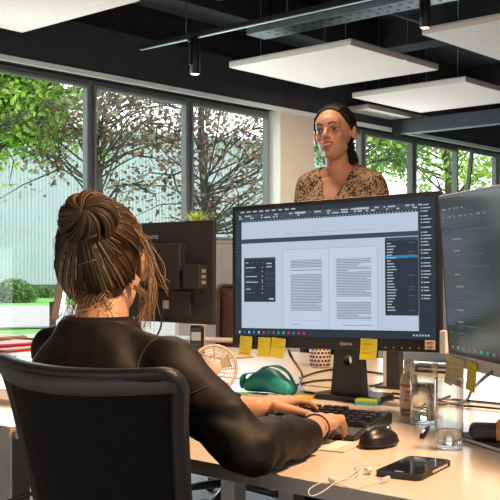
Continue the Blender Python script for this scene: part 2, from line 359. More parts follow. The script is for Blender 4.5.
def tree(name, label, cat, base, h, crown_c, crown_r, lm, nleaf, leaf=0.08, seed=1, group=None, clumps=60, trunk_r=0.12, fork=0.25):
    rnd = random.Random(seed); t = thing(name, label, cat, base, 0, group)
    tb = bmesh.new(); cc = Vector(crown_c)
    top = Vector((rnd.uniform(-.2, .2), rnd.uniform(-.2, .2), h*0.92))
    trunk = [Vector((0, 0, 0)), Vector((0.05, 0.02, h*0.3)), Vector((-0.03, 0.08, h*0.6)), top]
    tube(tb, spl(trunk, 5), [trunk_r, trunk_r*0.25], 8)
    lb = bmesh.new()
    for k in range(clumps):
        while True:
            d = Vector((rnd.uniform(-1, 1), rnd.uniform(-1, 1), rnd.uniform(-1, 1)))
            if 0.15 < d.length < 1: break
        c = Vector((cc.x+d.x*crown_r[0], cc.y+d.y*crown_r[1], cc.z+d.z*crown_r[2]))
        s = max(h*fork, min(h*0.88, c.z-rnd.uniform(0.3, 1.2)))
        s0 = Vector((0, 0, s)); mid = (s0+c)/2+Vector((rnd.uniform(-.25, .25), rnd.uniform(-.25, .25), rnd.uniform(-.1, .3)))
        tube(tb, spl([s0, mid, c], 5), [trunk_r*0.17, 0.006], 5)
        for q in range(3):
            e = c+Vector((rnd.gauss(0, .4), rnd.gauss(0, .4), rnd.gauss(-0.1, .25))); tube(tb, [c.lerp(mid, 0.3), (c+e)/2+Vector((0, 0, .05)), e], [0.014, 0.004], 4)
            for j in range(max(1, nleaf//(clumps*3))):
                f = rnd.random(); p = c.lerp(e, f)+Vector((rnd.gauss(0, .15), rnd.gauss(0, .15), rnd.gauss(0, .12)))
                s_ = leaf*rnd.uniform(.6, 1.3); R = Quaternion(Vector((rnd.gauss(0, 1), rnd.gauss(0, 1), rnd.gauss(0, 1))).normalized(), rnd.uniform(0, pi))
                vs = [lb.verts.new(p+R @ Vector(v)*s_) for v in ((0, -.6, 0), (.38, 0, .08), (0, .6, 0), (-.38, 0, .08))]
                lb.faces.new(vs)
    obj('trunk', tb, M['bark'], t, smooth=True); obj('foliage', lb, lm, t)
    return t
def gp(px, t): v = cw((px-250)/984*t, t, -0.08); return tuple(v)
tree('tree', 'fresh green maple outside the leftmost window', 'tree', gp(-80, 14), 6.0, (0.80, -0.80, 3.75), (0.95, 0.95, 0.9), M['leaf_green'], 11000, 0.085, 3, clumps=110, fork=.4)
tree('tree', 'copper-leaved tree outside the second window, its trunk beside the mullion', 'tree', gp(99, 14), 5.6, (0.35, 0.2, 3.45), (1.5, 1.5, 1.35), M['leaf_copper'], 4600, 0.070, 5, clumps=56, trunk_r=0.10, fork=.3)
tree('tree', 'copper-leaved tree outside the third window', 'tree', gp(206, 15), 5.6, (0.45, -0.25, 3.1), (1.5, 1.5, 1.6), M['leaf_copper'], 4600, 0.070, 9, clumps=56, trunk_r=0.10, fork=.3)
tree('tree', 'leafy green tree behind the standing woman', 'tree', gp(345, 19), 6.5, (0.2, 0, 3.9), (1.8, 1.8, 1.2), M['leaf_mid'], 2200, 0.10, 11, clumps=36, trunk_r=0.12)
tree('tree', 'bright green tree with a pale trunk outside the far right windows', 'tree', gp(450, 20), 7.0, (0.2, 0, 3.7), (2.3, 2.3, 1.7), M['leaf_green'], 5200, 0.10, 13, clumps=44, trunk_r=0.13)
def shrub(label, base, r, n, seed):
    rnd = random.Random(seed); t = thing('shrub', label, 'shrub', base, 0); st = bmesh.new(); lb = bmesh.new()
    for k in range(24):
        a = rnd.uniform(0, 2*pi); e = Vector((cos(a)*r*rnd.uniform(.2, .9), sin(a)*r*rnd.uniform(.2, .9), r*rnd.uniform(.5, 1.1))); tube(st, [(0, 0, 0), e*0.5+Vector((0, 0, .1)), e], [0.02, 0.006], 4)
    for k in range(n):
        d = Vector((rnd.gauss(0, 1), rnd.gauss(0, 1), rnd.gauss(0, 1))).normalized()*r*rnd.uniform(.55, 1.0); d.z = abs(d.z)*1.0+0.05
        R = Quaternion(Vector((rnd.gauss(0, 1), rnd.gauss(0, 1), rnd.gauss(0, 1))).normalized(), rnd.uniform(0, pi)); s_ = .11*rnd.uniform(.6, 1.2)
        lb.faces.new([lb.verts.new(d+R @ Vector(v)*s_) for v in ((0, -.6, 0), (.4, 0, .08), (0, .6, 0), (-.4, 0, .08))])
    obj('stem', st, M['bark'], t); obj('foliage', lb, M['leaf_mid'], t)
shrub('large rounded green shrub by the warehouse wall', gp(14, 33), 0.75, 5000, 1)
shrub('low green shrub at the foot of the warehouse, right of the large one', gp(44, 38), 0.42, 1500, 2)

# ------------------------------------------------------------------ ceiling: beams, ducts, panels, track lights
b = bmesh.new()
for x in (3.0, 5.6, 8.2, 10.8, 13.4): box(b, (x, 1.0, 3.36), (0.28, 9.9, 0.28))
struct('trim_4', b, M['black_paint'])
d1 = thing('ceiling_beam', 'dark grey hanging beam crossing in front of the far windows', 'beam', (9.0, 3.0, 2.51))
obj('web', BX((0, 0, 0.075), (0.12, 5.9, 0.15), 0.006), M['fascia'], d1)
for y in (-2.5, -0.8, 0.9, 2.6): obj('hanger_rod', TB([(0, y, 0.1), (0, y, 0.99)], 0.006, 6), M['black_metal'], d1)
d2 = thing('cable_tray', 'galvanised cable tray with round holes under the black ceiling', 'tray', (6.1, 2.6, 2.98))
for dx in (-0.11, 0.11): obj('side_rail', BX((dx, 0, 0.04), (0.012, 5.6, 0.08), 0.002), M['galv'], d2)
b = BX((0, 0, 0.004), (0.22, 5.6, 0.006))
obj('tray_bottom', b, M['galv'], d2)
b = bmesh.new()
for i in range(60):
    for dx in (-.055, .055): lathe(b, [(0.018, -0.001), (0.018, 0.0006)], (dx, -2.7+i*0.09, 0), 10)
ho = obj('tray_hole', b, M['black_metal'], d2); ho['kind'] = 'stuff'
for y in (-1.4, 1.4): obj('hanger_rod', TB([(0.1, y, 0.0), (0.1, y, 0.51)], 0.006, 6), M['black_metal'], d2)
for i, (y, z, lab) in enumerate(((2.9, 2.99, 'thin grey conduit run along the ceiling above the near hanging panels'), (4.6, 3.1, 'thin grey conduit run along the ceiling near the window wall'))):
    t = thing('conduit', lab, 'pipe', (8.0, y, z+0.09)); obj('pipe', TB([(-5, 0, 0), (-1, 0, 0.01), (3, 0, 0), (6, 0, 0.0)], 0.012, 8), M['galv'], t)
    for x in (-4, -1.5, 1, 3.5): obj('clamp', TB([(x, 0, 0), (x, 0, H-z-0.09)], 0.005, 5), M['galv'], t)
t = thing('air_duct', 'wide black rectangular air duct under the ceiling beside the window wall', 'duct', (6.0, 5.66, 3.12))
obj('duct_body', BX((0, 0, 0.17), (5.6, 0.34, 0.3), 0.01), M['black_paint'], t)
obj('flange', BX((0.4, 0, 0.17), (0.04, 0.38, 0.34), 0.004), M['black_metal'], t)
# acoustic panels 1.2 m square
def panel(label, cx, cy, first=[None]):
    if first[0] is None:
        t = thing('ceiling_panel', label, 'panel', (cx, cy, 2.67), 0, 'suspended acoustic panels')
        obj('board', BX((0, 0, 0.02), (1.2, 1.2, 0.037), 0.004), M['panel'], t)
        obj('edge_band', BX((0, 0, 0.0445), (1.2, 1.2, 0.012), 0.002), M['panel_edge'], t)
        for sx in (-.42, .42):
            for sy in (-.42, .42): obj('wire', TB([(sx, sy, 0.05), (sx, sy, H-2.67)], 0.0022, 5), M['galv'], t)
        first[0] = t
    else:
        t = copy_tree(first[0]); t.location = (cx, cy, 2.67); t['label'] = label
    return t
def pc(X, Y, da, db): v = cw(X, Y, 0); return v.x+da, v.y+db
panel('white hanging panel left of centre, above the standing woman', *pc(-0.168, 7.87, 0.6, -0.6))
panel('white hanging panel at right, partly cut by the frame and above the far windows', *pc(0.96, 9.26, 0.6, -0.6))
panel('white hanging panel in the top right corner beside the spotlight', *pc(1.18, 6.76, 0.6, -0.6))
panel('white hanging panel in the top left corner, nearest of all', *pc(-1.55, 6.70, -0.6, -0.6))
panel('white hanging panel seen right behind the head of the standing woman', *pc(1.59, 11.0, -0.5, 0.15))
# track rail with spotlights
RA, RZ = 5.0, 2.72
def yat(px, X=RA):
    s = (px-250)/984; tt = X/(CA*s+SA); return tt*(CA-SA*s)
t = thing('lighting_track', 'long black ceiling track rail with a pale lower edge', 'track', (RA, 3.2, RZ))
ya = yat(140)
obj('rail', BX((0, ya-3.2-2.4, 0.018), (0.035, 4.8, 0.034), 0.002), M['black_metal'], t)
obj('rail_slot', BX((0, ya-3.2-2.4, -0.0005), (0.020, 4.78, 0.004)), M['galv'], t)
for y in (ya-0.5, ya-1.9, ya-3.6): obj('hanger', TB([(0, y-3.2, 0.03), (0, y-3.2, H-RZ)], 0.004, 5), M['black_metal'], t)
def spot(label, x, y, z, first=[None]):
    if first[0] is None:
        t = thing('spotlight', label, 'spotlight', (x, y, z), 0, 'black cylinder spotlights')
        obj('housing', lathe(bmesh.new(), [(0.034, -0.24), (0.037, -0.235), (0.037, -0.02), (0.035, -0.015)], n=24), M['black_metal'], t)
        obj('lamp', lathe(bmesh.new(), [(0.028, -0.2425), (0.028, -0.238)], n=20), M['lamp'], t)
        obj('bracket', BX((-0.05, 0.0, -0.08), (0.012, 0.02, 0.20), 0.002), M['black_metal'], t)
        obj('adapter', BX((-0.02, 0, 0.0), (0.09, 0.032, 0.034), 0.004), M['black_metal'], t)
        first[0] = t
    else:
        t = copy_tree(first[0]); t.location = (x, y, z); t['label'] = label
    return t
spot('black cylinder spotlight under the track rail, left of the hanging panels', RA+0.0, yat(195), RZ-0.018)
v = at(425, -8, 6.6); spot('black cylinder spotlight at the top edge, beside the right hanging panel', v.x, v.y, v.z)
t = thing('lighting_track', 'short black track rail carrying the spotlight at the top right', 'track', (v.x, v.y, v.z+0.018))
obj('rail', BX((0, 0, 0.018), (0.035, 3.0, 0.034), 0.002), M['black_metal'], t)
for y in (-1.2, 1.2): obj('hanger', TB([(0, y, 0.03), (0, y, H-v.z-0.018)], 0.004, 5), M['black_metal'], t)

# ------------------------------------------------------------------ desks
DZ = 0.74
def desk(label, x0, x1, y0, y1, flip=1, group='white office desks'):
    t = thing('desk', label, 'desk', ((x0+x1)/2, (y0+y1)/2, 0), 0, group); w_, d = x1-x0, y1-y0
    obj('desktop', BX((0, 0, DZ-0.0125), (w_, d, 0.025), 0.0015), M['desk'], t)
    b = bmesh.new()
    for sx in (-1, 1): box(b, (sx*(w_/2+0.0007), 0, DZ-0.0125), (0.0016, d-0.002, 0.0245))
    obj('edge_band', b, M['desk_edge'], t)
    for sx in (-1, 1):
        for sy in (-1, 1): obj('leg', BX((sx*(w_/2-0.08), sy*(d/2-0.10), 0.3575), (0.05, 0.05, 0.715), 0.004), M['steel'], t)
    obj('cross_beam', BX((0, 0, 0.685), (0.05, d-0.25, 0.05), 0.003), M['steel'], t)
    for sy in (-1, 1): obj('side_rail', BX((0, sy*(d/2-0.10), 0.685), (w_-0.21, 0.04, 0.05), 0.003), M['steel'], t)
    return t
dk0 = desk('white desk of the seated woman, carrying the keyboard and the glasses', 1.20, 2.06, -0.07, 1.728)
obj('modesty_panel', BX((0.405, 0, 0.44), (0.014, 1.66, 0.53), 0.002), M['black_plastic'], dk0)  # added black sheet that darkens the view under the desk
desk('white desk at far left under the red folders', 1.19, 2.06, 1.734, 3.53)
desk('white desk behind the main monitor, carrying the little fan', 2.18, 3.00, -0.07, 1.728)
desk('white desk under the monitor that shows its back', 2.18, 3.00, 1.734, 3.53)
t = thing('cable_channel', 'narrow white cable channel between the back to back desks', 'cable channel', (2.12, 1.73, 0))
obj('cover', BX((0, 0, DZ-0.006), (0.09, 3.55, 0.010), 0.002), M['desk'], t)
obj('bracket', BX((0, 0, DZ-0.05), (0.02, 3.3, 0.08)), M['steel'], t)
for y in (-1.5, 0, 1.5): obj('post', BX((0, y, 0.34), (0.04, 0.04, 0.68)), M['steel'], t)

# ------------------------------------------------------------------ monitors
def frame_part(bm, W, Hh, D, bz, mi=0):
    box(bm, (0, D/2, 0), (W, D, Hh), bev=0.003)
def rect(bm, W, Hh, u0, u1, v0, v1, lift, mi):
    """a rectangle on a screen, u right and v down, 0..1"""
    x0, x1 = -W/2+u0*W, -W/2+u1*W; z0, z1 = Hh/2-v1*Hh, Hh/2-v0*Hh; y = -lift
    f = bm.faces.new([bm.verts.new(p) for p in ((x0, y, z0), (x1, y, z0), (x1, y, z1), (x0, y, z1))]); f.material_index = mi
def monitor_ui(W, Hh):
    b = bmesh.new(); rnd = random.Random(4); R = lambda *a: rect(b, W, Hh, *a)
    # 0 canvas 1 page 2 dark 3 bar 4 txt 5 light 6 blue 7 line 8 dim 9 cyan 10 red 11 green
    R(0, 1, 0, 1, .0002, 3)
    R(.035, .925, .095, .955, .0004, 0)
    R(0, 1, .943, 1, .0008, 2); R(0, 1, 0, .035, .0006, 2); R(.93, 1, .035, .955, .0006, 2)
    R(0, .033, .04, .95, .0006, 2)
    R(.035, .925, .085, .10, .0006, 2)
    for i in range(60): u = .04+i*.0148; R(u, u+.004, .088, .097, .0008, 5)
    for i in range(9): u = .03+i*.035; R(u, u+.022, .012, .022, .0008, 5)
    for row in (.046, .064):
        u = .02
        while u < .93:
            w_ = rnd.choice((.008, .012, .02, .035)); R(u, u+w_, row, row+.010, .0008, 5 if rnd.random() < .5 else 8); u += w_+rnd.uniform(.006, .03)
    R(.33, .385, .043, .058, .0010, 5); R(.63, .70, .043, .058, .0010, 5)
    R(.035, .925, .235, .27, .0006, 3)
    R(.27, .72, .205, .208, .0006, 7); 
    # page spread
    R(.265, .74, .33, .945, .0006, 7); R(.267, .738, .333, .942, .0007, 1); R(.502, .504, .333, .942, .0009, 7)
    for (c0, c1, ph) in ((.305, .47, 0), (.54, .71, 1)):
        R(c0, c1, .41, .413, .0009, 7); R(c0, c1, .875, .877, .0009, 7); R(c0, c0+.001, .41, .877, .0009, 7); R(c1-.001, c1, .41, .877, .0009, 7)
        v = .42
        k = 0
        while v < .865:
            k += 1
            if ph and .70 < v < .735 : v += .0118; continue
            if (not ph) and (.475 < v < .49 or .50 < v < .515 or v > .80): v += .0118; continue
            R(c0+.002, c1-.002 if rnd.random() > .15 else c0+rnd.uniform(.3, .9)*(c1-c0), v, v+.0050, .0010, 4); v += .0118
        R(c0, c0+.005, .905, .913, .0010, 9) if not ph else R(c1, c1+.006, .905, .913, .0010, 9)
        R(c0+.01, c0+.05, .907, .911, .0010, 4) if not ph else R(c0+.03, c1-.004, .907, .911, .0010, 4)
    R(.03+.52, .556, .413, .42, .0010, 9)
    # dialog left
    R(.05, .225, .385, .735, .0012, 3); R(.052, .223, .400, .733, .0014, 2)
    for i in range(5): R(.06+.03*i, .075+.03*i, .42, .427, .0016, 8 if i else 5)
    for i, v in enumerate((.46, .49, .53, .56, .575, .61, .63, .66)):
        R(.06, .06+rnd.uniform(.02, .07), v, v+.007, .0016, 5 if i % 2 == 0 else 8); R(.15, .156, v, v+.007, .0016, 5)
    for v in (.50, .545, .59): R(.175, .215, v, v+.022, .0016, 8); R(.178, .212, v+.004, v+.018, .0018, 2)
    for v in (.43, .455): R(.175, .205, v, v+.008, .0016, 5)
    R(.19, .215, .705, .718, .0016, 5)
    # floating panel right
    R(.775, .925, .275, .835, .0012, 3); R(.777, .923, .30, .833, .0014, 2); R(.777, .923, .405, .425, .0016, 6)
    v = .315
    for i in range(24):
        R(.785, .785+rnd.uniform(.015, .045), v, v+.007, .0018, 5)
        if rnd.random() < .35: R(.88, .91, v, v+.007, .0018, 8)
        v += .0208
    R(.925, .93, .3, .8, .0016, 8)
    v = .05
    for g in (3, 3, 1, 5, 2, 1, 2, 3, 1, 2, 2, 1):
        for j in range(g): R(.938, .944, v, v+.009, .0010, 5); R(.948, .948+rnd.uniform(.018, .036), v+.001, v+.008, .0010, 5); v += .0225
        v += .012
        if v > .74: break
    for i in range(16): R(.007, .013, .12+i*.026, .128+i*.026, .0010, 8); R(.018, .024, .12+i*.026, .128+i*.026, .0010, 8)
    for i in range(14):
        u = .02+i*.027; R(u, u+.009, .965, .985, .0012, (5, 8, 5, 6, 5, 10, 8, 10, 11, 9, 10, 6, 10, 10)[i])
    for i in range(6): R(.90+i*.013, .907+i*.013, .967, .98, .0012, 5)
    return b
UIM = [S['canvas'], S['page'], S['dark'], S['bar'], S['txt'], S['light'], S['blue'], S['line'], S['dim'], S['cyan'], S['redic'], S['green']]
def rigid(t, rz, rx=0, ry=0):
    """set the full rotation of a thing (built in its own frame)"""
    t.rotation_euler = (rx, ry, rz); WM[t] = Matrix.Translation(t.location) @ t.rotation_euler.to_matrix().to_4x4()
def stand_v(t, back, zc, tilt=0):
    pass
# main monitor: the thing's base stands level on the desk, the panel is rolled slightly on its stand
lt, rt = cw(-0.048, 2.62, 0), cw(0.436, 2.247, 0)
cen = (lt+rt)/2; dvec = (rt-lt).normalized(); rzm = math.atan2(dvec.y, dvec.x); zc = 1.055; W, Hh = 0.611, 0.371
mon = thing('monitor', 'large black monitor showing a page layout with two text columns', 'monitor', (cen.x, cen.y, DZ), rzm)
PT = Matrix.Translation((0, 0, zc-DZ)) @ Matrix.Rotation(radians(-1.3), 4, 'Y') @ Matrix.Rotation(radians(-1.5), 4, 'X')
b = bmesh.new(); box(b, (0, 0.006, 0), (W, 0.012, Hh), bev=0.003); box(b, (0, 0.024, -0.01), (W*0.86, 0.03, Hh*0.78), bev=0.008); b.transform(PT)
obj('housing', b, M['black_plastic'], mon)
SW, SH = 0.585, 0.329; ST = PT @ Matrix.Translation((0, -0.0006, 0.009))
b = monitor_ui(SW, SH); b.transform(ST); scr = obj('screen', b, UIM, mon)
RX = Matrix.Rotation(pi/2, 4, 'X')
obj('logo', text_bm('iiyama', 0.014, PT @ Matrix.Translation((0.05, -0.0008, -0.1745)) @ RX, align='CENTER'), M['silver'], mon)
obj('sticker', (lambda b_: (b_.transform(PT), b_)[1])(BX((0.277, -0.001, -0.168), (0.026, 0.001, 0.022))), M['label'], mon)
b = text_bm('FREE', 0.009, PT @ Matrix.Translation((0.277, -0.0018, -0.1645)) @ RX, align='CENTER'); bb = text_bm('PRO', 0.009, PT @ Matrix.Translation((0.277, -0.0018, -0.175)) @ RX, align='CENTER')
b.free(); bb.free(); b = bmesh.new(); box(b, (0.277, -0.002, -0.1725), (0.014, 0.0006, 0.0045)); box(b, (0.277, -0.002, -0.162), (0.016, 0.0006, 0.002)); b.transform(PT); obj('sticker_print', b, M['label_red'], mon)
b = bmesh.new()
for i in range(5): box(b, (0.16+i*0.022, -0.001, -0.1765), (0.004, 0.001, 0.002))
b.transform(PT); obj('control_button', b, M['silver'], mon)
# neck with an oval cable hole and base
def neck_bm():
    bm = bmesh.new(); out = [(-0.044, 0.0), (0.050, 0.0), (0.034, 0.22), (-0.022, 0.22)]
    hole = [(0.006+0.013*cos(a), 0.088+0.014*sin(a)) for a in [2*pi*k/16 for k in range(16)]]
    for y in (0.07, 0.098):
        o_ = [bm.verts.new((x, y, z)) for x, z in out]; h_ = [bm.verts.new((x, y, z)) for x, z in hole]
        es = [bm.edges.new((o_[i], o_[(i+1) % 4])) for i in range(4)]+[bm.edges.new((h_[i], h_[(i+1) % 16])) for i in range(16)]
        bmesh.ops.triangle_fill(bm, edges=es, use_beauty=True)
        if y < .08: A = (o_, h_)
    for (p, q) in ((A[0], o_), (A[1], h_)):
        for i in range(len(p)): bm.faces.new((p[i], p[(i+1) % len(p)], q[(i+1) % len(p)], q[i]))
    bmesh.ops.recalc_face_normals(bm, faces=bm.faces); bm.transform(Matrix.Translation((0.018, -0.02, 0.012))); return bm
obj('neck', neck_bm(), M['black_plastic'], mon)
obj('neck_mount', BX((0, 0.048, 0.26), (0.11, 0.06, 0.12), 0.008), M['black_plastic'], mon)
obj('base', extrude_poly(rrect(0.18, 0.13, 0.03), 0.013, mt=Matrix.Translation((0.022, 0.085, 0.0))), M['black_plastic'], mon)

# right monitor (dark code screen, silver chin)
fd = Vector((0.186, -0.984)).normalized()
L0 = Vector((0.424, 2.155)); W2 = 0.60; c2 = L0+fd*W2/2; cen2 = cw(c2.x, c2.y, 0); d2v = cw(fd.x, fd.y, 0); rz2 = math.atan2(d2v.y, d2v.x)
mon2 = thing('monitor', 'dark screened monitor with silver lower chin at the right edge', 'monitor', (cen2.x, cen2.y, DZ), rz2)
P2 = Matrix.Translation((0, 0, 0.308)) @ Matrix.Rotation(radians(4.0), 4, 'X')
b = BX((0, 0.008, -0.006), (W2, 0.016, 0.372), 0.003); b.transform(P2); obj('housing', b, M['silver'], mon2)
b = bmesh.new(); Wd, Hd = W2-0.006, 0.343; R = lambda *a: rect(b, Wd, Hd, *a); R(0, 1, 0, 1, .0002, 0); rnd = random.Random(8)
R(.012, .988, .02, .975, .0005, 1)
for i, u in enumerate((.03, .05, .09, .13, .16, .2)): R(u, u+.02, .085, .093, .0008, 3)
for i in range(8): R(.03+i*.05, .03+i*.05+rnd.uniform(.01, .03), .135, .143, .0008, 3)
for i in range(14): v = .22+i*.053; R(.03, .03+rnd.uniform(.02, .06), v, v+.008, .0008, 2)
for i in range(10):
    v = .20+i*.073; R(.11, .11+rnd.uniform(.04, .10), v, v+.009, .0008, 3 if i % 3 else 4); R(.11, .11+rnd.uniform(.12, .32), v+.022, v+.029, .0008, 2); R(.11, .11+rnd.uniform(.02, .2), v+.038, v+.044, .0008, 2)
for i in range(9): R(.04+i*.05, .055+i*.05, .945, .96, .0010, (3, 5, 3, 6, 3, 5, 7, 3, 6)[i])
R(.10, .101, .17, .9, .0008, 4)
b.transform(P2 @ Matrix.Translation((0, -0.0008, 0.007))); obj('screen', b, [M['black_plastic'], S['code'], S['dim'], S['ctxt'], S['blueln'], S['cyan'], S['redic'], S['green']], mon2)
obj('neck', BX((0.0, 0.07, 0.15), (0.07, 0.02, 0.30), 0.004), M['silver'], mon2); obj('neck_mount', BX((0, 0.042, 0.30), (0.10, 0.055, 0.10), 0.004), M['silver'], mon2)
obj('base', extrude_poly(rrect(0.22, 0.18, 0.02), 0.010, mt=Matrix.Translation((0, 0.07, 0.0))), M['silver'], mon2)

# monitor that shows its back
re = cw(-0.116, 3.42, 0); ld = cw(-0.725, 0.689, 0).normalized(); cen3 = re+ld*0.305; rz3 = math.atan2(ld.y, ld.x)
# local x points left in the picture, back of the housing is +y towards the camera
mon3 = thing('monitor', 'black monitor seen from behind, a small box clipped to its back', 'monitor', (cen3.x, cen3.y, DZ), rz3)
b = BX((0, 0.008, 0.315), (0.61, 0.016, 0.365), 0.004); obj('housing', b, M['matt_black'], mon3)
b = bmesh.new(); rect(b, 0.59, 0.33, 0, 1, 0, 1, 0.0005, 0); b.transform(Matrix.Translation((0, 0, 0.325))); obj('screen', b, S['dark'], mon3)
obj('rear_cover', BX((-0.015, 0.030, 0.335), (0.30, 0.036, 0.165), 0.006), M['matt_black'], mon3)
obj('lower_cover', BX((-0.03, 0.022, 0.205), (0.34, 0.016, 0.09), 0.004), M['matt_black'], mon3)
bx_ = obj('clip_box', BX((-0.235, 0.035, 0.300), (0.085, 0.045, 0.085), 0.004), M['matt_black'], mon3)
b = bmesh.new(); [box(b, (-0.2780, 0.036, z), (0.0008, 0.02, 0.012)) for z in (0.28, 0.30, 0.32)]; obj('port', b, M['steel'], bx_)
obj('socket_cover', BX((-0.245, 0.018, 0.215), (0.03, 0.006, 0.055), 0.001), M['black_plastic'], mon3)
Rb = Matrix.Rotation(pi, 4, 'Z') @ RX
obj('logo', text_bm('iiyama', 0.030, Matrix.Translation((0.02, 0.0168, 0.437)) @ Rb, align='CENTER'), M['silver'], mon3)
obj('neck', BX((0.05, 0.075, 0.17), (0.06, 0.02, 0.34), 0.004), M['matt_black'], mon3); obj('neck_mount', BX((0.05, 0.06, 0.31), (0.09, 0.04, 0.09), 0.004), M['matt_black'], mon3)
obj('base', extrude_poly(rrect(0.24, 0.18, 0.02), 0.012, mt=Matrix.Translation((0.05, 0.05, 0))), M['matt_black'], mon3)
obj('cable', TB(spl([(-0.08, 0.032, 0.20), (-0.08, 0.05, 0.16), (-0.07, 0.06, 0.10), (-0.02, 0.075, 0.04), (0.06, 0.10, 0.006), (0.2, 0.12, 0.006)], 8), 0.0035, 8), M['black_plastic'], mon3)
obj('cable_plug', BX((-0.08, 0.034, 0.198), (0.022, 0.016, 0.03), 0.002), M['steel'], mon3)

# sticky notes on the monitors
def note(label, parent_m, x, z, w_, h_, rot, m, y=-0.0035, curl=0.006, ink=True, lines=3, inkm='ink'):
    Mw = WM[mon] @ PT if parent_m == 1 else WM[mon2] @ P2
    T = Mw @ Matrix.Translation((x, y, z)) @ Matrix.Rotation(rot, 4, 'Y')
    lo = T.translation
    t = thing('sticky_note', label, 'sticky note', tuple(lo), 0, 'notes stuck to the monitors')
    b = bmesh.new(); n = 6; rows = []
    for i in range(n+1):
        f = i/n; rows.append([[b.verts.new(T @ Vector((sx*w_/2, -curl*f*f*1.0 - q*0.0005, -f*h_))) for sx in (-1, 1)] for q in (0, 1)])
    for i in range(n):
        for q in (0, 1):
            A, B = rows[i][q], rows[i+1][q]; b.faces.new((A[0], A[1], B[1], B[0]) if q else (A[1], A[0], B[0], B[1]))
        for s in (0, 1): b.faces.new((rows[i][0][s], rows[i][1][s], rows[i+1][1][s], rows[i+1][0][s]))
    for i in (0, n): b.faces.new((rows[i][0][0], rows[i][0][1], rows[i][1][1], rows[i][1][0]))
    bmesh.ops.recalc_face_normals(b, faces=b.faces)
    obj('sheet', b, M[m], t, local=False, smooth=False)
    b = bmesh.new(); ux = T.to_3x3() @ Vector((1, 0, 0)); uy = T.to_3x3() @ Vector((0, 0, 1))
    for k in range(lines):
        f = 0.22+0.22*k; p = T @ Vector((-w_*0.38, -curl*f*f-0.0013, -f*h_)); squiggle(b, p, ux, uy, w_*random.uniform(.4, .75), h_*0.05, 12, 0.0003)
    obj('handwriting', b, M[inkm], t, local=False)
    return t
note('yellow sticky note below the screen at its left corner, four short lines on it', 1, -0.255, -0.158, 0.040, 0.050, 0.04, 'yellow', lines=4)
note('yellow sticky note under the main screen, left one of the overlapping pair', 1, -0.195, -0.160, 0.040, 0.050, 0.02, 'yellow', lines=2, inkm='red_ink', y=-0.0034)
note('yellow sticky note under the main screen, right one of the overlapping pair, tilted', 1, -0.148, -0.161, 0.044, 0.050, 0.10, 'yellow', lines=2, y=-0.0052)
note('yellow sticky note on the bezel above the monitor neck', 1, 0.117, -0.157, 0.046, 0.050, 0.02, 'yellow', lines=3)
note('pale yellow sticky note on the silver chin, leftmost of three', 2, -0.286, -0.1700, 0.042, 0.062, 0.10, 'pale_yellow', lines=4, y=-0.0035)
note('pale yellow sticky note on the silver chin, middle of three', 2, -0.235, -0.1705, 0.060, 0.058, 0.04, 'pale_yellow', lines=3, y=-0.0055)
note('bright yellow narrow sticky note on the silver chin, right of the pale ones', 2, -0.167, -0.172, 0.045, 0.060, 0.10, 'yellow', lines=2, y=-0.0035)

# ------------------------------------------------------------------ keyboard
KW, KD = 0.44, 0.13; kr = math.atan2(.255, .967)
kc = Vector((1.522, 1.098, 0))+Vector((.967, .255, 0))*0.075+Vector((-.255, .967, 0))*0.225
kb = thing('keyboard', 'black full size keyboard with padded wrist rest under her hands', 'keyboard', (kc.x, kc.y, DZ), kr)
# local x = away from the user, y = left; typing side at -x
b = bmesh.new(); y0, y1 = -0.225, 0.225
prof = [(0.0, 0.002), (0.150, 0.002), (0.150, 0.0285), (0.0, 0.016)]
v0 = [b.verts.new((x, y0, z)) for x, z in prof]; v1 = [b.verts.new((x, y1, z)) for x, z in prof]
b.faces.new(v0[::-1]); b.faces.new(v1)
for i in range(4): b.faces.new((v0[i], v0[(i+1) % 4], v1[(i+1) % 4], v1[i]))
bmesh.ops.recalc_face_normals(b, faces=b.faces); bmesh.ops.bevel(b, geom=b.edges[:], offset=0.003, segments=2, affect='EDGES')
obj('body', b, M['black_plastic'], kb)
b = bmesh.new(); prof = [(-0.075, 0.001), (-0.002, 0.001), (-0.002, 0.016), (-0.03, 0.017), (-0.07, 0.010)]
v0 = [b.verts.new((x, y0-0.0, z)) for x, z in prof]; v1 = [b.verts.new((x, y1, z)) for x, z in prof]
b.faces.new(v0[::-1]); b.faces.new(v1)
for i in range(5): b.faces.new((v0[i], v0[(i+1) % 5], v1[(i+1) % 5], v1[i]))
bmesh.ops.recalc_face_normals(b, faces=b.faces); bmesh.ops.bevel(b, geom=b.edges[:], offset=0.003, segments=2, affect='EDGES')
obj('wrist_rest', b, M['matt_black'], kb)
pitch = 0.0193; kproto = {}
def key(x, y, wy, wx=1.15):
    z = 0.016+ (x)/0.165*0.014
    if (wy, wx) not in kproto:
        bm = bmesh.new(); hw, hx = pitch*wy/2-0.0013, pitch*wx/2-0.0013
        lo = [bm.verts.new((sx*hx, sy*hw, 0)) for sx, sy in ((-1, -1), (1, -1), (1, 1), (-1, 1))]; hi = [bm.verts.new((sx*(hx-.002), sy*(hw-.002), 0.008)) for sx, sy in ((-1, -1), (1, -1), (1, 1), (-1, 1))]
        bm.faces.new(lo[::-1]); bm.faces.new(hi)
        for i in range(4): bm.faces.new((lo[i], lo[(i+1) % 4], hi[(i+1) % 4], hi[i]))
        o = obj('key', bm, M['black_plastic'], kb); kproto[(wy, wx)] = o
    else:
        o = kproto[(wy, wx)].copy(); C.objects.link(o)
    o.location = (x, y, z)
xs = [0.014+0.0222*i for i in range(5)]+[0.014+0.0222*5.3]
nk = 0
def row(x, ws, start):
    global nk
    y = start
    for w_ in ws:
        if w_ > 0: key(x, y-pitch*w_/2, w_); nk += 1
        y -= abs(w_)*pitch
L0y = 0.219
row(xs[0], [1.25, 1.25, 1.25, 6.25, 1.25, 1.25, 1.25, 1.25, -.25, 1, 1, 1, -.25, 2, 1, 1], L0y)
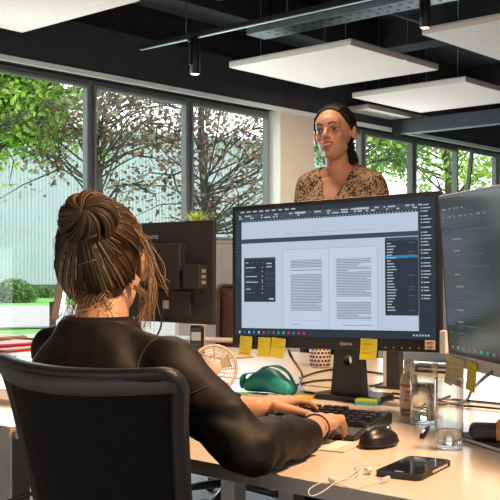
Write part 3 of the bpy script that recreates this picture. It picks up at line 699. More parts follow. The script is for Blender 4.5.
row(xs[1], [2.25]+[1]*10+[2.75, -1.25, 1, -1.25, 1, 1, 1], L0y)
row(xs[2], [1.75]+[1]*11+[2.25, -3.5, 1, 1, 1, 1], L0y)
row(xs[3], [1.5]+[1]*12+[1.5, -.25, 1, 1, 1, -.25, 1, 1, 1, 1], L0y)
row(xs[4], [1]*13+[2, -.25, 1, 1, 1, -.25, 1, 1, 1, 1], L0y)
row(xs[5], [1]+[-1]+[1]*4+[-.5]+[1]*4+[-.5]+[1]*4+[-.25, 1, 1, 1], L0y)

# ------------------------------------------------------------------ mouse
p = on(379, 446, DZ)
ms = thing('mouse', 'black sculpted computer mouse right of the keyboard', 'mouse', tuple(p), kr-0.25); ms.scale = (0.84, 0.84, 0.84)
b = bmesh.new(); ellip(b, (0.0, 0, 0.016), (0.058, 0.034, 0.022)); ellip(b, (-0.012, 0.003, 0.020), (0.042, 0.027, 0.026)); ellip(b, (0.02, 0.020, 0.010), (0.040, 0.022, 0.012)); ellip(b, (0.0, 0, 0.008), (0.062, 0.037, 0.009))
b = remesh(b, 0.003, 5)
for v in b.verts: v.co.z = max(v.co.z, 0.0015)
obj('shell', b, M['black_plastic'], ms)
obj('scroll_wheel', (lambda bb: (bb.transform(Matrix.Translation((0.036, 0, 0.030)) @ Matrix.Rotation(pi/2, 4, 'X')), bb)[1])(lathe(bmesh.new(), [(0.008, -0.004), (0.010, -0.003), (0.010, 0.003), (0.008, 0.004)], n=16)), M['chrome'], ms)
obj('button_gap', TB([(0.057, 0.0005, 0.020), (0.045, 0, 0.0315), (0.02, 0, 0.0405), (0.0, 0, 0.0455)], 0.0008, 5), M['ink'], ms)

# ------------------------------------------------------------------ phone with plugged lead and earphones
c = [on(377, 472, DZ+.005), on(413, 457, DZ+.005), on(449, 463, DZ+.005), on(417, 480, DZ+.005)]
pcn = sum(c, Vector())/4; ax = ((c[1]-c[0])+(c[2]-c[3])).normalized()
# long side runs from the near left corner to the far one
ph = thing('smartphone', 'black smartphone lying face up on the desk, near corner', 'phone', (pcn.x, pcn.y, DZ), math.atan2(ax.y, ax.x))
pl, pw = 0.148, 0.076
obj('case', extrude_poly(rrect(pl, pw, 0.010), 0.0090), M['matt_black'], ph)
obj('glass_screen', extrude_poly(rrect(pl-0.006, pw-0.006, 0.008), 0.0012, z=0.0088), M['phone_glass'], ph)
obj('side_frame', BX((0.015, -pw/2-0.0002, 0.0055), (0.07, 0.0012, 0.004)), M['chrome'], ph)
obj('camera_bump', BX((pl/2+0.0002, -0.02, 0.0055), (0.001, 0.012, 0.004)), M['chrome'], ph)
obj('speaker_slot', BX((-pl/2+0.01, 0, 0.0101), (0.004, 0.014, 0.0004)), M['steel'], ph)
ep = thing('earphones', 'white wired earphones with loose lead in front of the phone', 'earphones', tuple(on(330, 478, DZ)))
zc_ = DZ+0.003
def dd(px, py, z=0.003): return on(px, py, DZ+z)
pts = [dd(383, 479, .006), dd(370, 484), dd(352, 488), dd(340, 484), dd(330, 480), dd(318, 484), dd(309, 490), dd(311, 496), dd(322, 492), dd(338, 481), dd(350, 476), dd(362, 466)]
obj('lead', TB(spl(pts, 8), 0.0010, 6), M['white_plastic'], ep, local=False)
pts2 = [dd(333, 480, .004), dd(347, 479), dd(358, 474), dd(356, 466), dd(365, 464), dd(378, 463), dd(382, 466), dd(376, 470)]
obj('lead', TB(spl(pts2, 8), 0.0009, 6), M['white_plastic'], ep, local=False)
for (px, py, a) in ((332, 479, .2), (368, 470, 1.3)):
    q = dd(px, py, 0.007); b = bmesh.new(); ellip(b, q, (0.0085, 0.0052, 0.0052), a); capsule(b, q+Vector((0.006, 0, 0)), q+Vector((0.016, 0.006, -0.004)), 0.003, 0.002)
    obj('earbud', remesh(b, 0.0015, 2), M['white_plastic'], ep, local=False)
obj('plug', TB([dd(389, 477, .007), dd(381, 480, .006)], 0.0025, 8), M['white_plastic'], ep, local=False)

# ------------------------------------------------------------------ glasses, bottle, pen
def tumbler(label, px, py, h, r, water_h):
    p = on(px, py, DZ); t = thing('drinking_glass', label, 'glass', (p.x, p.y, DZ), 0, 'clear drinking glasses'); e = 0.0016
    obj('glass_body', lathe(bmesh.new(), [(0.0, 0.0005), (r*0.93, 0.0005), (r*0.97, 0.004), (r, h), (r-e*0.5, h+0.0006), (r-e, h), (r*0.97-e, 0.012), (r*0.8, 0.009), (0.0, 0.008)], n=40), M['glass'], t)
    if water_h: obj('water', lathe(bmesh.new(), [(0.0, 0.0084), (r*0.8, 0.0094), (r*0.97-e-0.0003, 0.0125), (r*0.98-e-0.0003, water_h), (0.0, water_h)], n=40), M['water'], t)
    return t
tumbler('tall clear water glass in front, with a little water left', 449, 449, 0.128, 0.0265, 0.035)
tumbler('tall clear water glass behind the other one, beside the bottle', 424, 424, 0.130, 0.029, 0.085)
p = on(409, 414, DZ)
bt = thing('bottle', 'small clear sanitiser bottle with orange and white label', 'bottle', (p.x, p.y, DZ), 0)
obj('bottle_body', lathe(bmesh.new(), [(0.0, 0.0005), (0.019, 0.001), (0.020, 0.004), (0.020, 0.075), (0.017, 0.088), (0.010, 0.094), (0.010, 0.098), (0.0, 0.098)], n=32), M['ivory'], bt)
obj('cap', lathe(bmesh.new(), [(0.012, 0.098), (0.0125, 0.1), (0.011, 0.124), (0.0, 0.125)], n=24), M['white_plastic'], bt)
obj('label_band', lathe(bmesh.new(), [(0.0203, 0.012), (0.0206, 0.013), (0.0206, 0.066), (0.0203, 0.067)], n=32), M['label'], bt)
b = bmesh.new(); lathe(b, [(0.0208, 0.063), (0.0210, 0.064), (0.0210, 0.068), (0.0208, 0.069)], n=32); lathe(b, [(0.0208, 0.008), (0.0210, 0.009), (0.0210, 0.014), (0.0208, 0.015)], n=32)
ang0 = math.atan2(-p.y, -p.x)
for k, (a, z, s) in enumerate(((-.3, .052, .006), (-.3, .043, .004), (.2, .03, .004), (.1, .022, .003), (-.5, .034, .005))):
    for j in range(4):
        an = ang0+a+j*0.14; box(b, (0.0209*cos(an), 0.0209*sin(an), z), (0.0006, 0.0022, s), Matrix.Rotation(an, 3, 'Z'))
obj('label_print', b, M['label_red'], bt)
a_, e_ = on(422, 436, DZ+.006), on(431, 424, DZ+.006)
pn = thing('pen', 'black and silver ballpoint pen lying between the glasses', 'pen', tuple((a_+e_)/2)); dv = (e_-a_).normalized()
obj('barrel', TB([a_, a_+dv*0.07], 0.0050, 12), M['black_plastic'], pn, local=False); obj('tip', tube(bmesh.new(), [a_+dv*0.07, a_+dv*0.11, a_+dv*0.125], lambda f: 0.0046*(1-f)+0.0008, 12), M['chrome'], pn, local=False)
obj('clip', BX(a_+dv*0.02+Vector((0, 0, .0058)), (0.032, 0.003, 0.0012), rot=Matrix.Rotation(math.atan2(dv.y, dv.x), 3, 'Z')), M['chrome'], pn, local=False)

# ------------------------------------------------------------------ right side: notebook, case, wooden block
p = on(492, 447, DZ)
nb = thing('notebook', 'thin dark notebook at the right edge under the grey case', 'notebook', (p.x+0.055, p.y-0.02, DZ), radians(-30)); 
obj('cover', extrude_poly(rrect(0.15, 0.21, 0.006), 0.009), M['matt_black'], nb); obj('pages', BX((0.0, 0, 0.0045), (0.1515, 0.198, 0.005)), M['paper'], nb); obj('elastic', BX((0.06, 0, 0.0095), (0.005, 0.208, 0.001)), M['ink'], nb)
p = on(492, 439, DZ+.009)
cs = thing('glasses_case', 'charcoal rounded case lying on the notebook', 'case', (p.x, p.y, DZ+0.0095), radians(-62))
obj('shell', (lambda bm: (box(bm, (0, 0, 0.0145), (0.085, 0.052, 0.028), bev=0.013, seg=5), bm)[1])(bmesh.new()), M['grey_case'], cs, smooth=True)
obj('zip', TB([(0.035*cos(a)*1.22, 0.0275*sin(a)*0.98, 0.014) for a in [2*pi*k/24 for k in range(17, 24)]], 0.0012, 5), M['ink'], cs)
p = on(508, 441, DZ+.009)
wb = thing('wooden_block', 'orange wooden block cut off by the right edge', 'wooden block', (p.x, p.y, DZ+0.0095), radians(20)); obj('block', BX((0, 0, 0.019), (0.035, 0.04, 0.037), 0.003), M['wood'], wb); obj('slot', BX((0, 0, 0.0378), (0.004, 0.034, 0.0006)), M['ink'], wb)

# sticky pads on the desk
def pad(label, px, py, z, w_, cols, rz):
    p = on(px, py, z); t = thing('sticky_pad', label, 'sticky pad', (p.x, p.y, z), rz, None); h = 0
    for i, cname in enumerate(cols): obj('sheet_block', BX((0, 0, h+0.0035), (w_, w_, 0.0065), 0.0003), M[cname], t); h += 0.007
pad('lime and cyan sticky pad behind the keyboard, right of the monitor neck', 368, 404, DZ+0.0, 0.052, ['cyan', 'lime'], rzm+0.3)
pad('amber yellow sticky pad behind the keyboard beside the teal pouch', 305, 398, DZ+0.0, 0.05, ['amber'], rzm+0.2)
p = on(322, 449, DZ)
pk = thing('paper_sheet', 'pale pink folded paper under her right cuff', 'paper', (p.x+0.035, p.y-0.012, DZ), 0.25); b = BX((0, 0, 0.0015), (0.10, 0.06, 0.002)); obj('sheet', b, M['pink'], pk); obj('fold', BX((0, 0.006, 0.0028), (0.095, 0.03, 0.0008)), M['paper'], pk)

# ------------------------------------------------------------------ fan, handset, teal pouch, cup, papers
p = on(214, 399, DZ); fz = 0.105
fan = thing('desk_fan', 'small ivory desk fan with a round spiral grille', 'fan', (p.x, p.y, DZ), 0)
tocam = Vector((-p.x, -p.y, 0)).normalized(); fx = tocam; FR = Matrix.Translation((0, 0, 0.068)) @ (Vector((fx.x, fx.y, 0.18))).to_track_quat('Z', 'Y').to_matrix().to_4x4()
R_ = 0.050; fan.scale = (1.14, 1.14, 1.14)
def tr(bm): bm.transform(FR); return bm
obj('rim', tr(tube(bmesh.new(), [(R_*cos(2*pi*k/48), R_*sin(2*pi*k/48), 0) for k in range(48)], 0.0035, 10, close=True)), M['ivory'], fan)
b = bmesh.new()
for r in (0.022, 0.0275, 0.033, 0.0385, 0.044): tube(b, [(r*cos(2*pi*k/40), r*sin(2*pi*k/40), 0.006-0.1*(r-.02)) for k in range(40)], 0.0010, 5, close=True)
for k in range(10):
    a = 2*pi*k/10; tube(b, [(0.015*cos(a), 0.015*sin(a), 0.007), (0.033*cos(a+.25), 0.033*sin(a+.25), 0.006), (R_*cos(a+.45), R_*sin(a+.45), 0)], 0.0012, 5)
obj('grille', tr(b), M['ivory'], fan)
obj('hub', tr(lathe(bmesh.new(), [(0.0, 0.003), (0.017, 0.003), (0.017, 0.008), (0.015, 0.0095), (0.0, 0.010)], n=28)), M['ivory'], fan)
for k in range(3):
    b = bmesh.new(); a = 2*pi*k/3; vs = [b.verts.new(v) for v in ((0.01*cos(a), 0.01*sin(a), -0.012), (0.042*cos(a+.1), 0.042*sin(a+.1), -0.018), (0.044*cos(a+.8), 0.044*sin(a+.8), -0.006), (0.012*cos(a+.8), 0.012*sin(a+.8), -0.006))]
    b.faces.new(vs); r_ = bmesh.ops.extrude_face_region(b, geom=b.faces[:]); bmesh.ops.translate(b, vec=(0, 0, 0.0015), verts=[v for v in r_['geom'] if isinstance(v, bmesh.types.BMVert)]); bmesh.ops.recalc_face_normals(b, faces=b.faces)
    obj('blade', tr(b), M['ivory'], fan)
obj('rear_cage', tr(tube(tube(bmesh.new(), [(R_, 0, 0), (R_*.6, 0, -.026), (-R_*.6, 0, -.026), (-R_, 0, 0)], 0.0014, 5), [(0, R_, 0), (0, R_*.6, -.026), (0, -R_*.6, -.026), (0, -R_, 0)], 0.0014, 5)), M['ivory'], fan)
obj('motor', tr(lathe(bmesh.new(), [(0.0, -0.034), (0.014, -0.032), (0.016, -0.012), (0.0, -0.010)], n=20)), M['ivory'], fan)
obj('stem', TB([(0, 0, 0.006), -fx*0.02+Vector((0, 0, 0.03)), -fx*0.022+Vector((0, 0, 0.062))], 0.006, 10), M['ivory'], fan)
obj('base', lathe(bmesh.new(), [(0.040, 0.0005), (0.042, 0.003), (0.038, 0.009), (0.0, 0.011)], n=32), M['ivory'], fan)
p = at(197, 369, 0); p = on(197, 374, DZ)
hs = thing('cordless_handset', 'black cordless telephone handset upright in its cradle', 'telephone', (p.x, p.y, DZ), math.atan2(-p.y, -p.x)+pi/2-0.25)
obj('cradle', BX((0, 0.01, 0.011), (0.07, 0.07, 0.021), 0.006), M['black_plastic'], hs)
obj('body', BX((0, 0, 0.085), (0.044, 0.022, 0.135), 0.008), M['black_plastic'], hs); obj('rear_shell', BX((0, 0.0125, 0.085), (0.046, 0.006, 0.137), 0.0025), M['ivory'], hs)
obj('display', BX((0, -0.0113, 0.118), (0.030, 0.001, 0.026)), M['steel'], hs)
b = bmesh.new()
for i in range(4):
    for j in range(3): box(b, (-0.011+j*0.011, -0.0115, 0.092-i*0.013), (0.008, 0.0012, 0.008), bev=0.0004)
obj('keypad', b, M['grey_case'], hs)
# teal pouch: two curved lobes
p = on(272, 394, DZ); tp = thing('pouch', 'teal rounded pouch with folded rim behind the keyboard', 'pouch', (p.x, p.y, DZ), rzm)
b = bmesh.new()
for i in range(24):
    f = i/23; x = -0.078+0.152*f; hh = 0.040+0.032*sin(pi*min(1, f*1.05)**0.8); ellip(b, (x*0.92, 0.012*sin(f*5), hh*0.48), (0.014, 0.034-0.010*abs(f-.5), hh*0.48), sub=2)
b = remesh(b, 0.004, 8)
for v in b.verts: v.co.z = max(0.001, v.co.z)
obj('body', b, M['teal'], tp)
pts = [(-0.086, -0.012, 0.012), (-0.082, -0.020, 0.034), (-0.060, -0.034, 0.052), (-0.025, -0.030, 0.058), (0.00, -0.024, 0.073), (0.03, -0.020, 0.076), (0.065, -0.018, 0.060), (0.080, -0.01, 0.025)]
pp = spl(pts, 6); b = bmesh.new(); prev = None
for i, q in enumerate(pp):
    w_ = 0.010+0.004*sin(i*.3); up = Vector((0, -0.35, 0.93))
    ring = [b.verts.new(q+Vector((0, s*w_, s2*0.0016))) for s, s2 in ((-1, -1), (1, -1), (1, 1), (-1, 1))]
    if prev:
        for k in range(4): b.faces.new((prev[k], prev[(k+1) % 4], ring[(k+1) % 4], ring[k]))
    else: b.faces.new(ring)
    prev = ring
b.faces.new(prev); bmesh.ops.recalc_face_normals(b, faces=b.faces); obj('rim_fold', b, M['teal'], tp, smooth=True)
# patterned cup
p = on(320, 367, DZ); cu = thing('cup', 'ivory cup with dark dot pattern behind the main monitor', 'cup', (p.x, p.y, DZ), 0)
obj('cup_body', lathe(bmesh.new(), [(0.0, 0.0005), (0.030, 0.001), (0.033, 0.004), (0.037, 0.085), (0.0355, 0.0855), (0.034, 0.084), (0.030, 0.007), (0.0, 0.006)], n=40), M['cup'], cu)
b = bmesh.new()
for k in range(18):
    for j in range(6):
        a = 2*pi*(k+.5*(j % 2))/18; z = 0.010+j*0.013; r = 0.0333+z/0.085*0.004; Rt = Matrix.Translation((r*cos(a), r*sin(a), z)) @ Vector((cos(a), sin(a), -.04)).to_track_quat('Z', 'Y').to_matrix().to_4x4()
        lathe(b, [(0.0042, 0), (0.0042, 0.0006)], (0, 0, 0), 8, mi=(k+j) % 3 == 0, mt=Rt) if False else None
        bm2 = bmesh.new(); lathe(bm2, [(0.0046, -0.0004), (0.0046, 0.0006)], n=8, mi=1 if (k+j) % 3 == 0 else 0); bm2.transform(Rt)
        me_ = bpy.data.meshes.new('q'); bm2.to_mesh(me_); bm2.free(); b.from_mesh(me_); bpy.data.meshes.remove(me_)
obj('dot_pattern', b, [M['cup_dark'], M['cup_red']], cu)
# papers on the far desk
def sheet(name, label, cat, px, py, w_, d_, rz, m, h=0.003, z=DZ, group=None, bm=None):
    p = on(px, py, z); t = thing(name, label, cat, (p.x, p.y, z), rz, group)
    return t
def paper(name, label, cat, px, py, w_, d_, rz, m, n=1, z=DZ):
    t = sheet(name, label, cat, px, py, w_, d_, rz, m, z=z)
    b = bmesh.new()
    for i in range(n): box(b, (random.uniform(-.002, .002), random.uniform(-.002, .002), 0.0012+i*0.0014), (d_, w_, 0.0013), Matrix.Rotation(random.uniform(-.02, .02), 3, 'Z'))
    obj('sheets', b, M[m], t); obj('top_sheet', BX((0.001, 0.001, 0.0012+n*0.0014), (d_-.004, w_-.004, 0.0009)), M[m], t)
    return t
paper('paper_stack', 'pale blue sheet of paper below the monitor that shows its back', 'paper', 172, 338, 0.30, 0.21, 0.1, 'bluepaper', 2)
paper('envelope', 'beige padded envelope beside the cordless handset', 'envelope', 216, 341, 0.24, 0.18, 0.3, 'beige', 6)
paper('paper_stack', 'loose beige sheets behind the little fan', 'paper', 226, 357, 0.16, 0.14, -0.25, 'beige', 3)
paper('paper_stack', 'small green card lying left of the teal pouch', 'paper', 240, 394, 0.05, 0.04, 0.5, 'greenpaper', 1)

# red folders and papers at left
def folder(label, px, py, z, w_, d_, rz, m, first=None):
    p = on(px, py, z); t = thing('folder', label, 'folder', (p.x, p.y, z), rz, None)
    obj('cover', BX((0, 0, 0.0035), (d_, w_, 0.006), 0.001), M[m], t); obj('papers', BX((-0.003, -0.003, 0.0082), (d_-.012, w_-.012, 0.0032)), M['paper'], t); obj('flap', BX((0, 0, 0.0108), (d_, w_, 0.0015), 0.0004), M[m], t)
    return t
folder('red card folder at the left edge, nearest one of the pile', 2, 349, DZ, 0.31, 0.24, 0.15, 'red')
folder('red card folder resting on another red folder at the left', -4, 344, DZ+0.0125, 0.31, 0.23, 0.05, 'red')
folder('brown card folder on top of the red folders', -18, 338, DZ+0.025, 0.31, 0.23, 0.2, 'manila')
folder('orange card folder behind the red ones', 40, 338.5, DZ, 0.30, 0.2, 0.1, 'orange')
paper('paper_stack', 'white papers with a tan top edge lying at the left desk', 'paper', -6, 398, 0.26, 0.16, 0.2, 'beige', 8)
pcn = at(18, 362, 2.2)
t = thing('pencil', 'thin dark pen lying left of her shoulder', 'pen', tuple(on(28, 352, DZ))); a_, e_ = on(8, 358.5, DZ+.005), on(50, 344, DZ+.005); dv = (e_-a_).normalized()
obj('barrel', TB([a_, a_+dv*0.12], 0.0035, 8), M['black_plastic'], t, local=False); obj('tip', tube(bmesh.new(), [a_, a_-dv*0.015], lambda f: 0.0034*(1-f)+.0005, 8), M['chrome'], t, local=False)

# grey display seen almost edge on, left of her head
p = on(64, 366, DZ)
q = at(62, 297, 3.25)
lp = thing('display', 'slim warm grey display seen nearly edge on, left of her neck', 'monitor', (q.x, q.y, DZ), -math.atan2(SA, CA)+pi/2+0.15)
T = Matrix.Translation((0, 0, 0.268)) @ Matrix.Rotation(radians(10), 4, 'X')
for nm, c_, s_, m_ in (('housing', (0, 0, 0), (0.36, 0.022, 0.20), 'lid_grey'), ('screen', (0, -0.0118, 0), (0.34, 0.001, 0.17), 'phone_glass')):
    b = BX(c_, s_, 0.003 if nm == 'housing' else 0); b.transform(T); obj(nm, b, M[m_], lp)
obj('stand', BX((0, 0.03, 0.11), (0.05, 0.02, 0.22), 0.003), M['lid_grey'], lp); obj('base', BX((0, 0.02, 0.005), (0.16, 0.13, 0.009), 0.002), M['lid_grey'], lp)

# cables on the desk
def cable(label, pts, r=0.0030, m='black_plastic'):
    P = spl(pts, 8); t = obj('cable', TB(P, r, 8), M[m], origin=P[len(P)//2], smooth=True); tag(t, label, 'cable'); return t
def dk(px, py, z=0.0035): return on(px, py, DZ+z)
cable('black cable hanging from the main monitor and curling past the teal pouch', [at(287, 346, 2.60), at(292, 358, 2.58), dk(302, 374, .02), dk(300, 384), dk(304, 391), dk(318, 394)], 0.0035)
cable('black cable looping behind the main monitor neck to the left', [dk(300, 378), dk(318, 372), dk(340, 369), dk(362, 371), dk(385, 374)])
cable('second black cable behind the neck, lower one', [dk(296, 385, .0035), dk(315, 381), dk(335, 380), dk(352, 383), dk(372, 386), dk(392, 378), dk(405, 368)])
cable('black cable looping from the neck to the keyboard at right', [dk(366, 384), dk(372, 392), dk(384, 399), dk(398, 398), dk(418, 404), dk(436, 401), dk(450, 396)])
cable('grey brown cable dropping from the right monitor to the desk', [at(492, 372, 1.83), at(484, 378, 1.9), dk(472, 390, .03), dk(468, 398, .005), dk(460, 403), dk(440, 404), dk(420, 408)], 0.0035, 'lid_grey')
cable('thin black cable lying along the desk seam at right', [dk(452, 399), dk(475, 401), dk(505, 404), dk(530, 407)], 0.002)
cable('thin black cable behind the glasses, upper one', [dk(392, 393), dk(420, 396), dk(455, 404.5), dk(480, 407), dk(520, 411)], 0.0025)
cable('black cable dropping from the left desk in a loop under the table', [Vector((1.28, 1.64, 0.70)), Vector((1.22, 1.66, 0.62)), Vector((1.15, 1.78, 0.56)), Vector((1.2, 1.72, 0.50)), Vector((1.26, 1.66, 0.60)), Vector((1.3, 1.62, 0.45)), Vector((1.32, 1.60, 0.2)), Vector((1.34, 1.58, 0.005))], 0.004)
# docking box behind glasses
p = on(437, 372, DZ)
t = thing('docking_station', 'flat black docking station behind the glasses and below the monitors', 'dock', (p.x, p.y, DZ), rzm+0.1); obj('body', BX((0, 0, 0.012), (0.15, 0.075, 0.022), 0.005), M['matt_black'], t); obj('port_row', BX((0, -0.0378, 0.012), (0.10, 0.001, 0.006)), M['steel'], t)
p = on(393, 388, DZ)
t = thing('stand_column', 'grey metal stand column with silver edge behind the bottle', 'stand', (p.x, p.y, DZ), rzm+0.1); obj('column', BX((0, 0, 0.06), (0.05, 0.03, 0.118), 0.003), M['matt_black'], t); obj('silver_edge', BX((-0.018, -0.0155, 0.06), (0.010, 0.0015, 0.116)), M['silver'], t); obj('foot', BX((0, 0, 0.003), (0.08, 0.06, 0.005), 0.001), M['matt_black'], t)
obj('rear_bracket', BX(at(444.3, 342, 2.21), (0.016, 0.016, 0.052), 0.002), M['white_plastic'], mon2, local=False)

# plant on the cabinet in front of the window
p = at(197, 226, 6.6)
pt = thing('potted_plant', 'yellow-green spiky plant behind the monitor, by the third window', 'plant', (p.x, p.y, p.z-0.10), 0)
obj('pot', lathe(bmesh.new(), [(0.05, 0), (0.052, 0.003), (0.065, 0.10), (0.058, 0.10), (0.05, 0.09), (0, 0.09)], n=24), M['pot'], pt)
b = bmesh.new(); rnd = random.Random(3)
for k in range(110):
    a = rnd.uniform(0, 2*pi); s = rnd.uniform(.02, .13); h = rnd.uniform(.08, .15); w_ = 0.006; o_ = Vector((cos(a), sin(a), 0)); sd = Vector((-sin(a), cos(a), 0)); prev = None
    for i in range(5):
        f = i/4; c_ = o_*(0.02+s*f*f)+Vector((0, 0, 0.09+h*f-0.03*f*f)); ww = w_*(1-f)+.0005; r_ = (b.verts.new(c_-sd*ww), b.verts.new(c_+sd*ww))
        if prev: b.faces.new((prev[0], prev[1], r_[1], r_[0]))
        prev = r_
obj('foliage', b, M['leaf_yellow'], pt)
cab = thing('cabinet', 'low white cabinet under the spiky plant by the window', 'cabinet', (p.x, p.y, 0), 0); ch = p.z-0.10
obj('body', BX((0, 0, ch/2-0.01), (0.8, 0.42, ch-0.02), 0.004), M['white_wall'], cab); obj('top', BX((0, 0, ch-0.0095), (0.82, 0.44, 0.018), 0.003), M['white_wall'], cab)
for s in (-1, 1):
    dr = obj('door', BX((s*0.198, -0.218, ch/2-0.01), (0.39, 0.016, ch-0.06), 0.002), M['white_wall'], cab); obj('handle', BX((s*0.04, -0.232, ch*0.6), (0.01, 0.012, 0.12), 0.002), M['steel'], dr)

# ------------------------------------------------------------------ chairs
def chair(label, loc, rz, rim_m, back_m, Wc=0.392, group=None, quilt=False, htop=0.925, tilt=11):
    t = thing('office_chair', label, 'chair', loc, rz, group)
    # local +x = where the sitter looks
    bz0, bz1 = 0.52, htop; T = Matrix.Translation((-0.20, 0, bz1)) @ Matrix.Rotation(radians(-tilt), 4, 'Y')
    def flare(z): return 1+0.15*exp(-max(0.0, -z)/0.022)          # z: 0 at the top edge, negative below
    def arc(y): return -0.06*(1-(y/(Wc/2))**2)            # the back wraps around the sitter
    hgt_ = bz1-bz0; out = []
    n = 10; r = 0.04
    poly = rrect(Wc, hgt_, r, 6)
    pts = []
    for i in range(len(poly)):
        a = Vector((*poly[i], 0)); b_ = Vector((*poly[(i+1) % len(poly)], 0)); m_ = max(1, int((b_-a).length/0.03))
        for k in range(m_): pts.append(a.lerp(b_, k/m_))
    loop = [Vector((arc(q.x), q.x*(1-0.24*(hgt_/2-q.y)/hgt_)*flare(q.y-hgt_/2), q.y-hgt_/2)) for q in pts]
    b = bmesh.new(); N = len(loop); rings = []
    for i in range(N):
        d = (loop[(i+1) % N]-loop[i-1]).normalized(); nx = Vector((1, 0, 0)); s = d.cross(nx).normalized()
        rings.append([b.verts.new(loop[i]+s*a+nx*c_) for a, c_ in ((-.009, -.010), (0, -.0125), (.009, -.010), (.010, 0), (.007, .012), (-.007, .012), (-.010, 0))])
    for i in range(N):
        A, B = rings[i], rings[(i+1) % N]
        for k in range(7): b.faces.new((A[k], A[(k+1) % 7], B[(k+1) % 7], B[k]))
    bmesh.ops.recalc_face_normals(b, faces=b.faces); b.transform(T); bk = obj('back_frame', b, rim_m, t, smooth=True)
    b = bmesh.new(); prev = None                            # broad band across the back of the top edge
    for i in range(25):
        y = (i/24-.5)*(Wc*1.05); ring = [b.verts.new((arc(y*.97)-0.0150+dx, y*(1-0.0*k_), z)) for k_, (dx, z) in enumerate(((-.001, -.001), (-.0035, -.014), (-.001, -.028), (0.004, -.028), (0.004, -.001)))]
        if prev:
            for k in range(5): b.faces.new((prev[k], prev[(k+1) % 5], ring[(k+1) % 5], ring[k]))
        else: b.faces.new(ring)
        prev = ring
    b.faces.new(prev); bmesh.ops.recalc_face_normals(b, faces=b.faces); b.transform(T); obj('back_trim', b, M['trim_band'] if not quilt else rim_m, bk, smooth=True)
    b = bmesh.new(); G = []; nu, nv = 16, 14
    for s in (0, 1):
        g = []
        for i in range(nu+1):
            row_ = []
            for j in range(nv+1):
                y = (i/nu-.5)*(Wc-0.02); z = -j/nv*(hgt_-0.016)-0.008; yy = y*(1-0.24*(-z)/hgt_)*flare(z)
                e = min(1, (1-abs(2*i/nu-1))*4, ) * min(1, (1-abs(2*j/nv-1))*4)
                row_.append(b.verts.new((arc(y)+(0.004+(0.024 if quilt else 0.0)*e)*(1 if s else -1)+ (0.0), yy, z)))
            g.append(row_)
        G.append(g)
    for s in (0, 1):
        for i in range(nu):
            for j in range(nv): b.faces.new((G[s][i][j], G[s][i+1][j], G[s][i+1][j+1], G[s][i][j+1]))
    for i in range(nu): b.faces.new((G[0][i][0], G[0][i+1][0], G[1][i+1][0], G[1][i][0])); b.faces.new((G[0][i][nv], G[0][i+1][nv], G[1][i+1][nv], G[1][i][nv]))
    for j in range(nv): b.faces.new((G[0][0][j], G[0][0][j+1], G[1][0][j+1], G[1][0][j])); b.faces.new((G[0][nu][j], G[0][nu][j+1], G[1][nu][j+1], G[1][nu][j]))
    bmesh.ops.recalc_face_normals(b, faces=b.faces); b.transform(T); obj('backrest', b, back_m, t, smooth=True)
    b = bmesh.new(); box(b, (0.03, 0, 0.435), (0.46, 0.47, 0.07), bev=0.03, seg=4); obj('seat', b, back_m, t, smooth=True)
    obj('back_bracket', TB(spl([(-0.02, 0, 0.38), (-0.14, 0, 0.40), (-0.205, 0, 0.50), (-0.215, 0, 0.66)], 5), 0.022, 8), M['black_plastic'], t)
    obj('column', lathe(bmesh.new(), [(0.028, 0.08), (0.028, 0.25), (0.020, 0.255), (0.020, 0.40)], n=20), M['black_metal'], t)
    obj('seat_mechanism', BX((0.0, 0, 0.388), (0.2, 0.16, 0.03), 0.005), M['black_plastic'], t)
    for k in range(5):
        a = 2*pi*k/5+.3; lg = obj('leg', tube(bmesh.new(), [(0.02*cos(a), 0.02*sin(a), 0.10), (0.28*cos(a), 0.28*sin(a), 0.068)], [0.022, 0.014], 8), M['black_plastic'], t)
        wbm = bmesh.new(); Q = Matrix.Translation((0.29*cos(a), 0.29*sin(a), 0.0275)) @ Matrix.Rotation(a+1.2, 4, 'Z') @ Matrix.Rotation(pi/2, 4, 'X')
        for s in (-1, 1): lathe(wbm, [(0.024, s*0.011-0.008), (0.027, s*0.011-0.005), (0.027, s*0.011+0.005), (0.024, s*0.011+0.008)], n=18)
        box(wbm, (0, 0.02, 0), (0.02, 0.04, 0.012)); wbm.transform(Q); obj('castor', wbm, M['black_plastic'], lg)
    return t
chair('black mesh office chair holding the seated woman, its back to the viewer', (1.160, 1.208, 0), radians(2), M['rim'], M['mesh_fabric'])
bc = at(229, 300, 4.3)
chair('dark brown quilted chair behind the desk, partly hidden by the monitors', (bc.x+0.12, bc.y+0.10, 0), radians(190), M['brown_leather'], M['brown_leather'], quilt=True, htop=0.99, group=None)

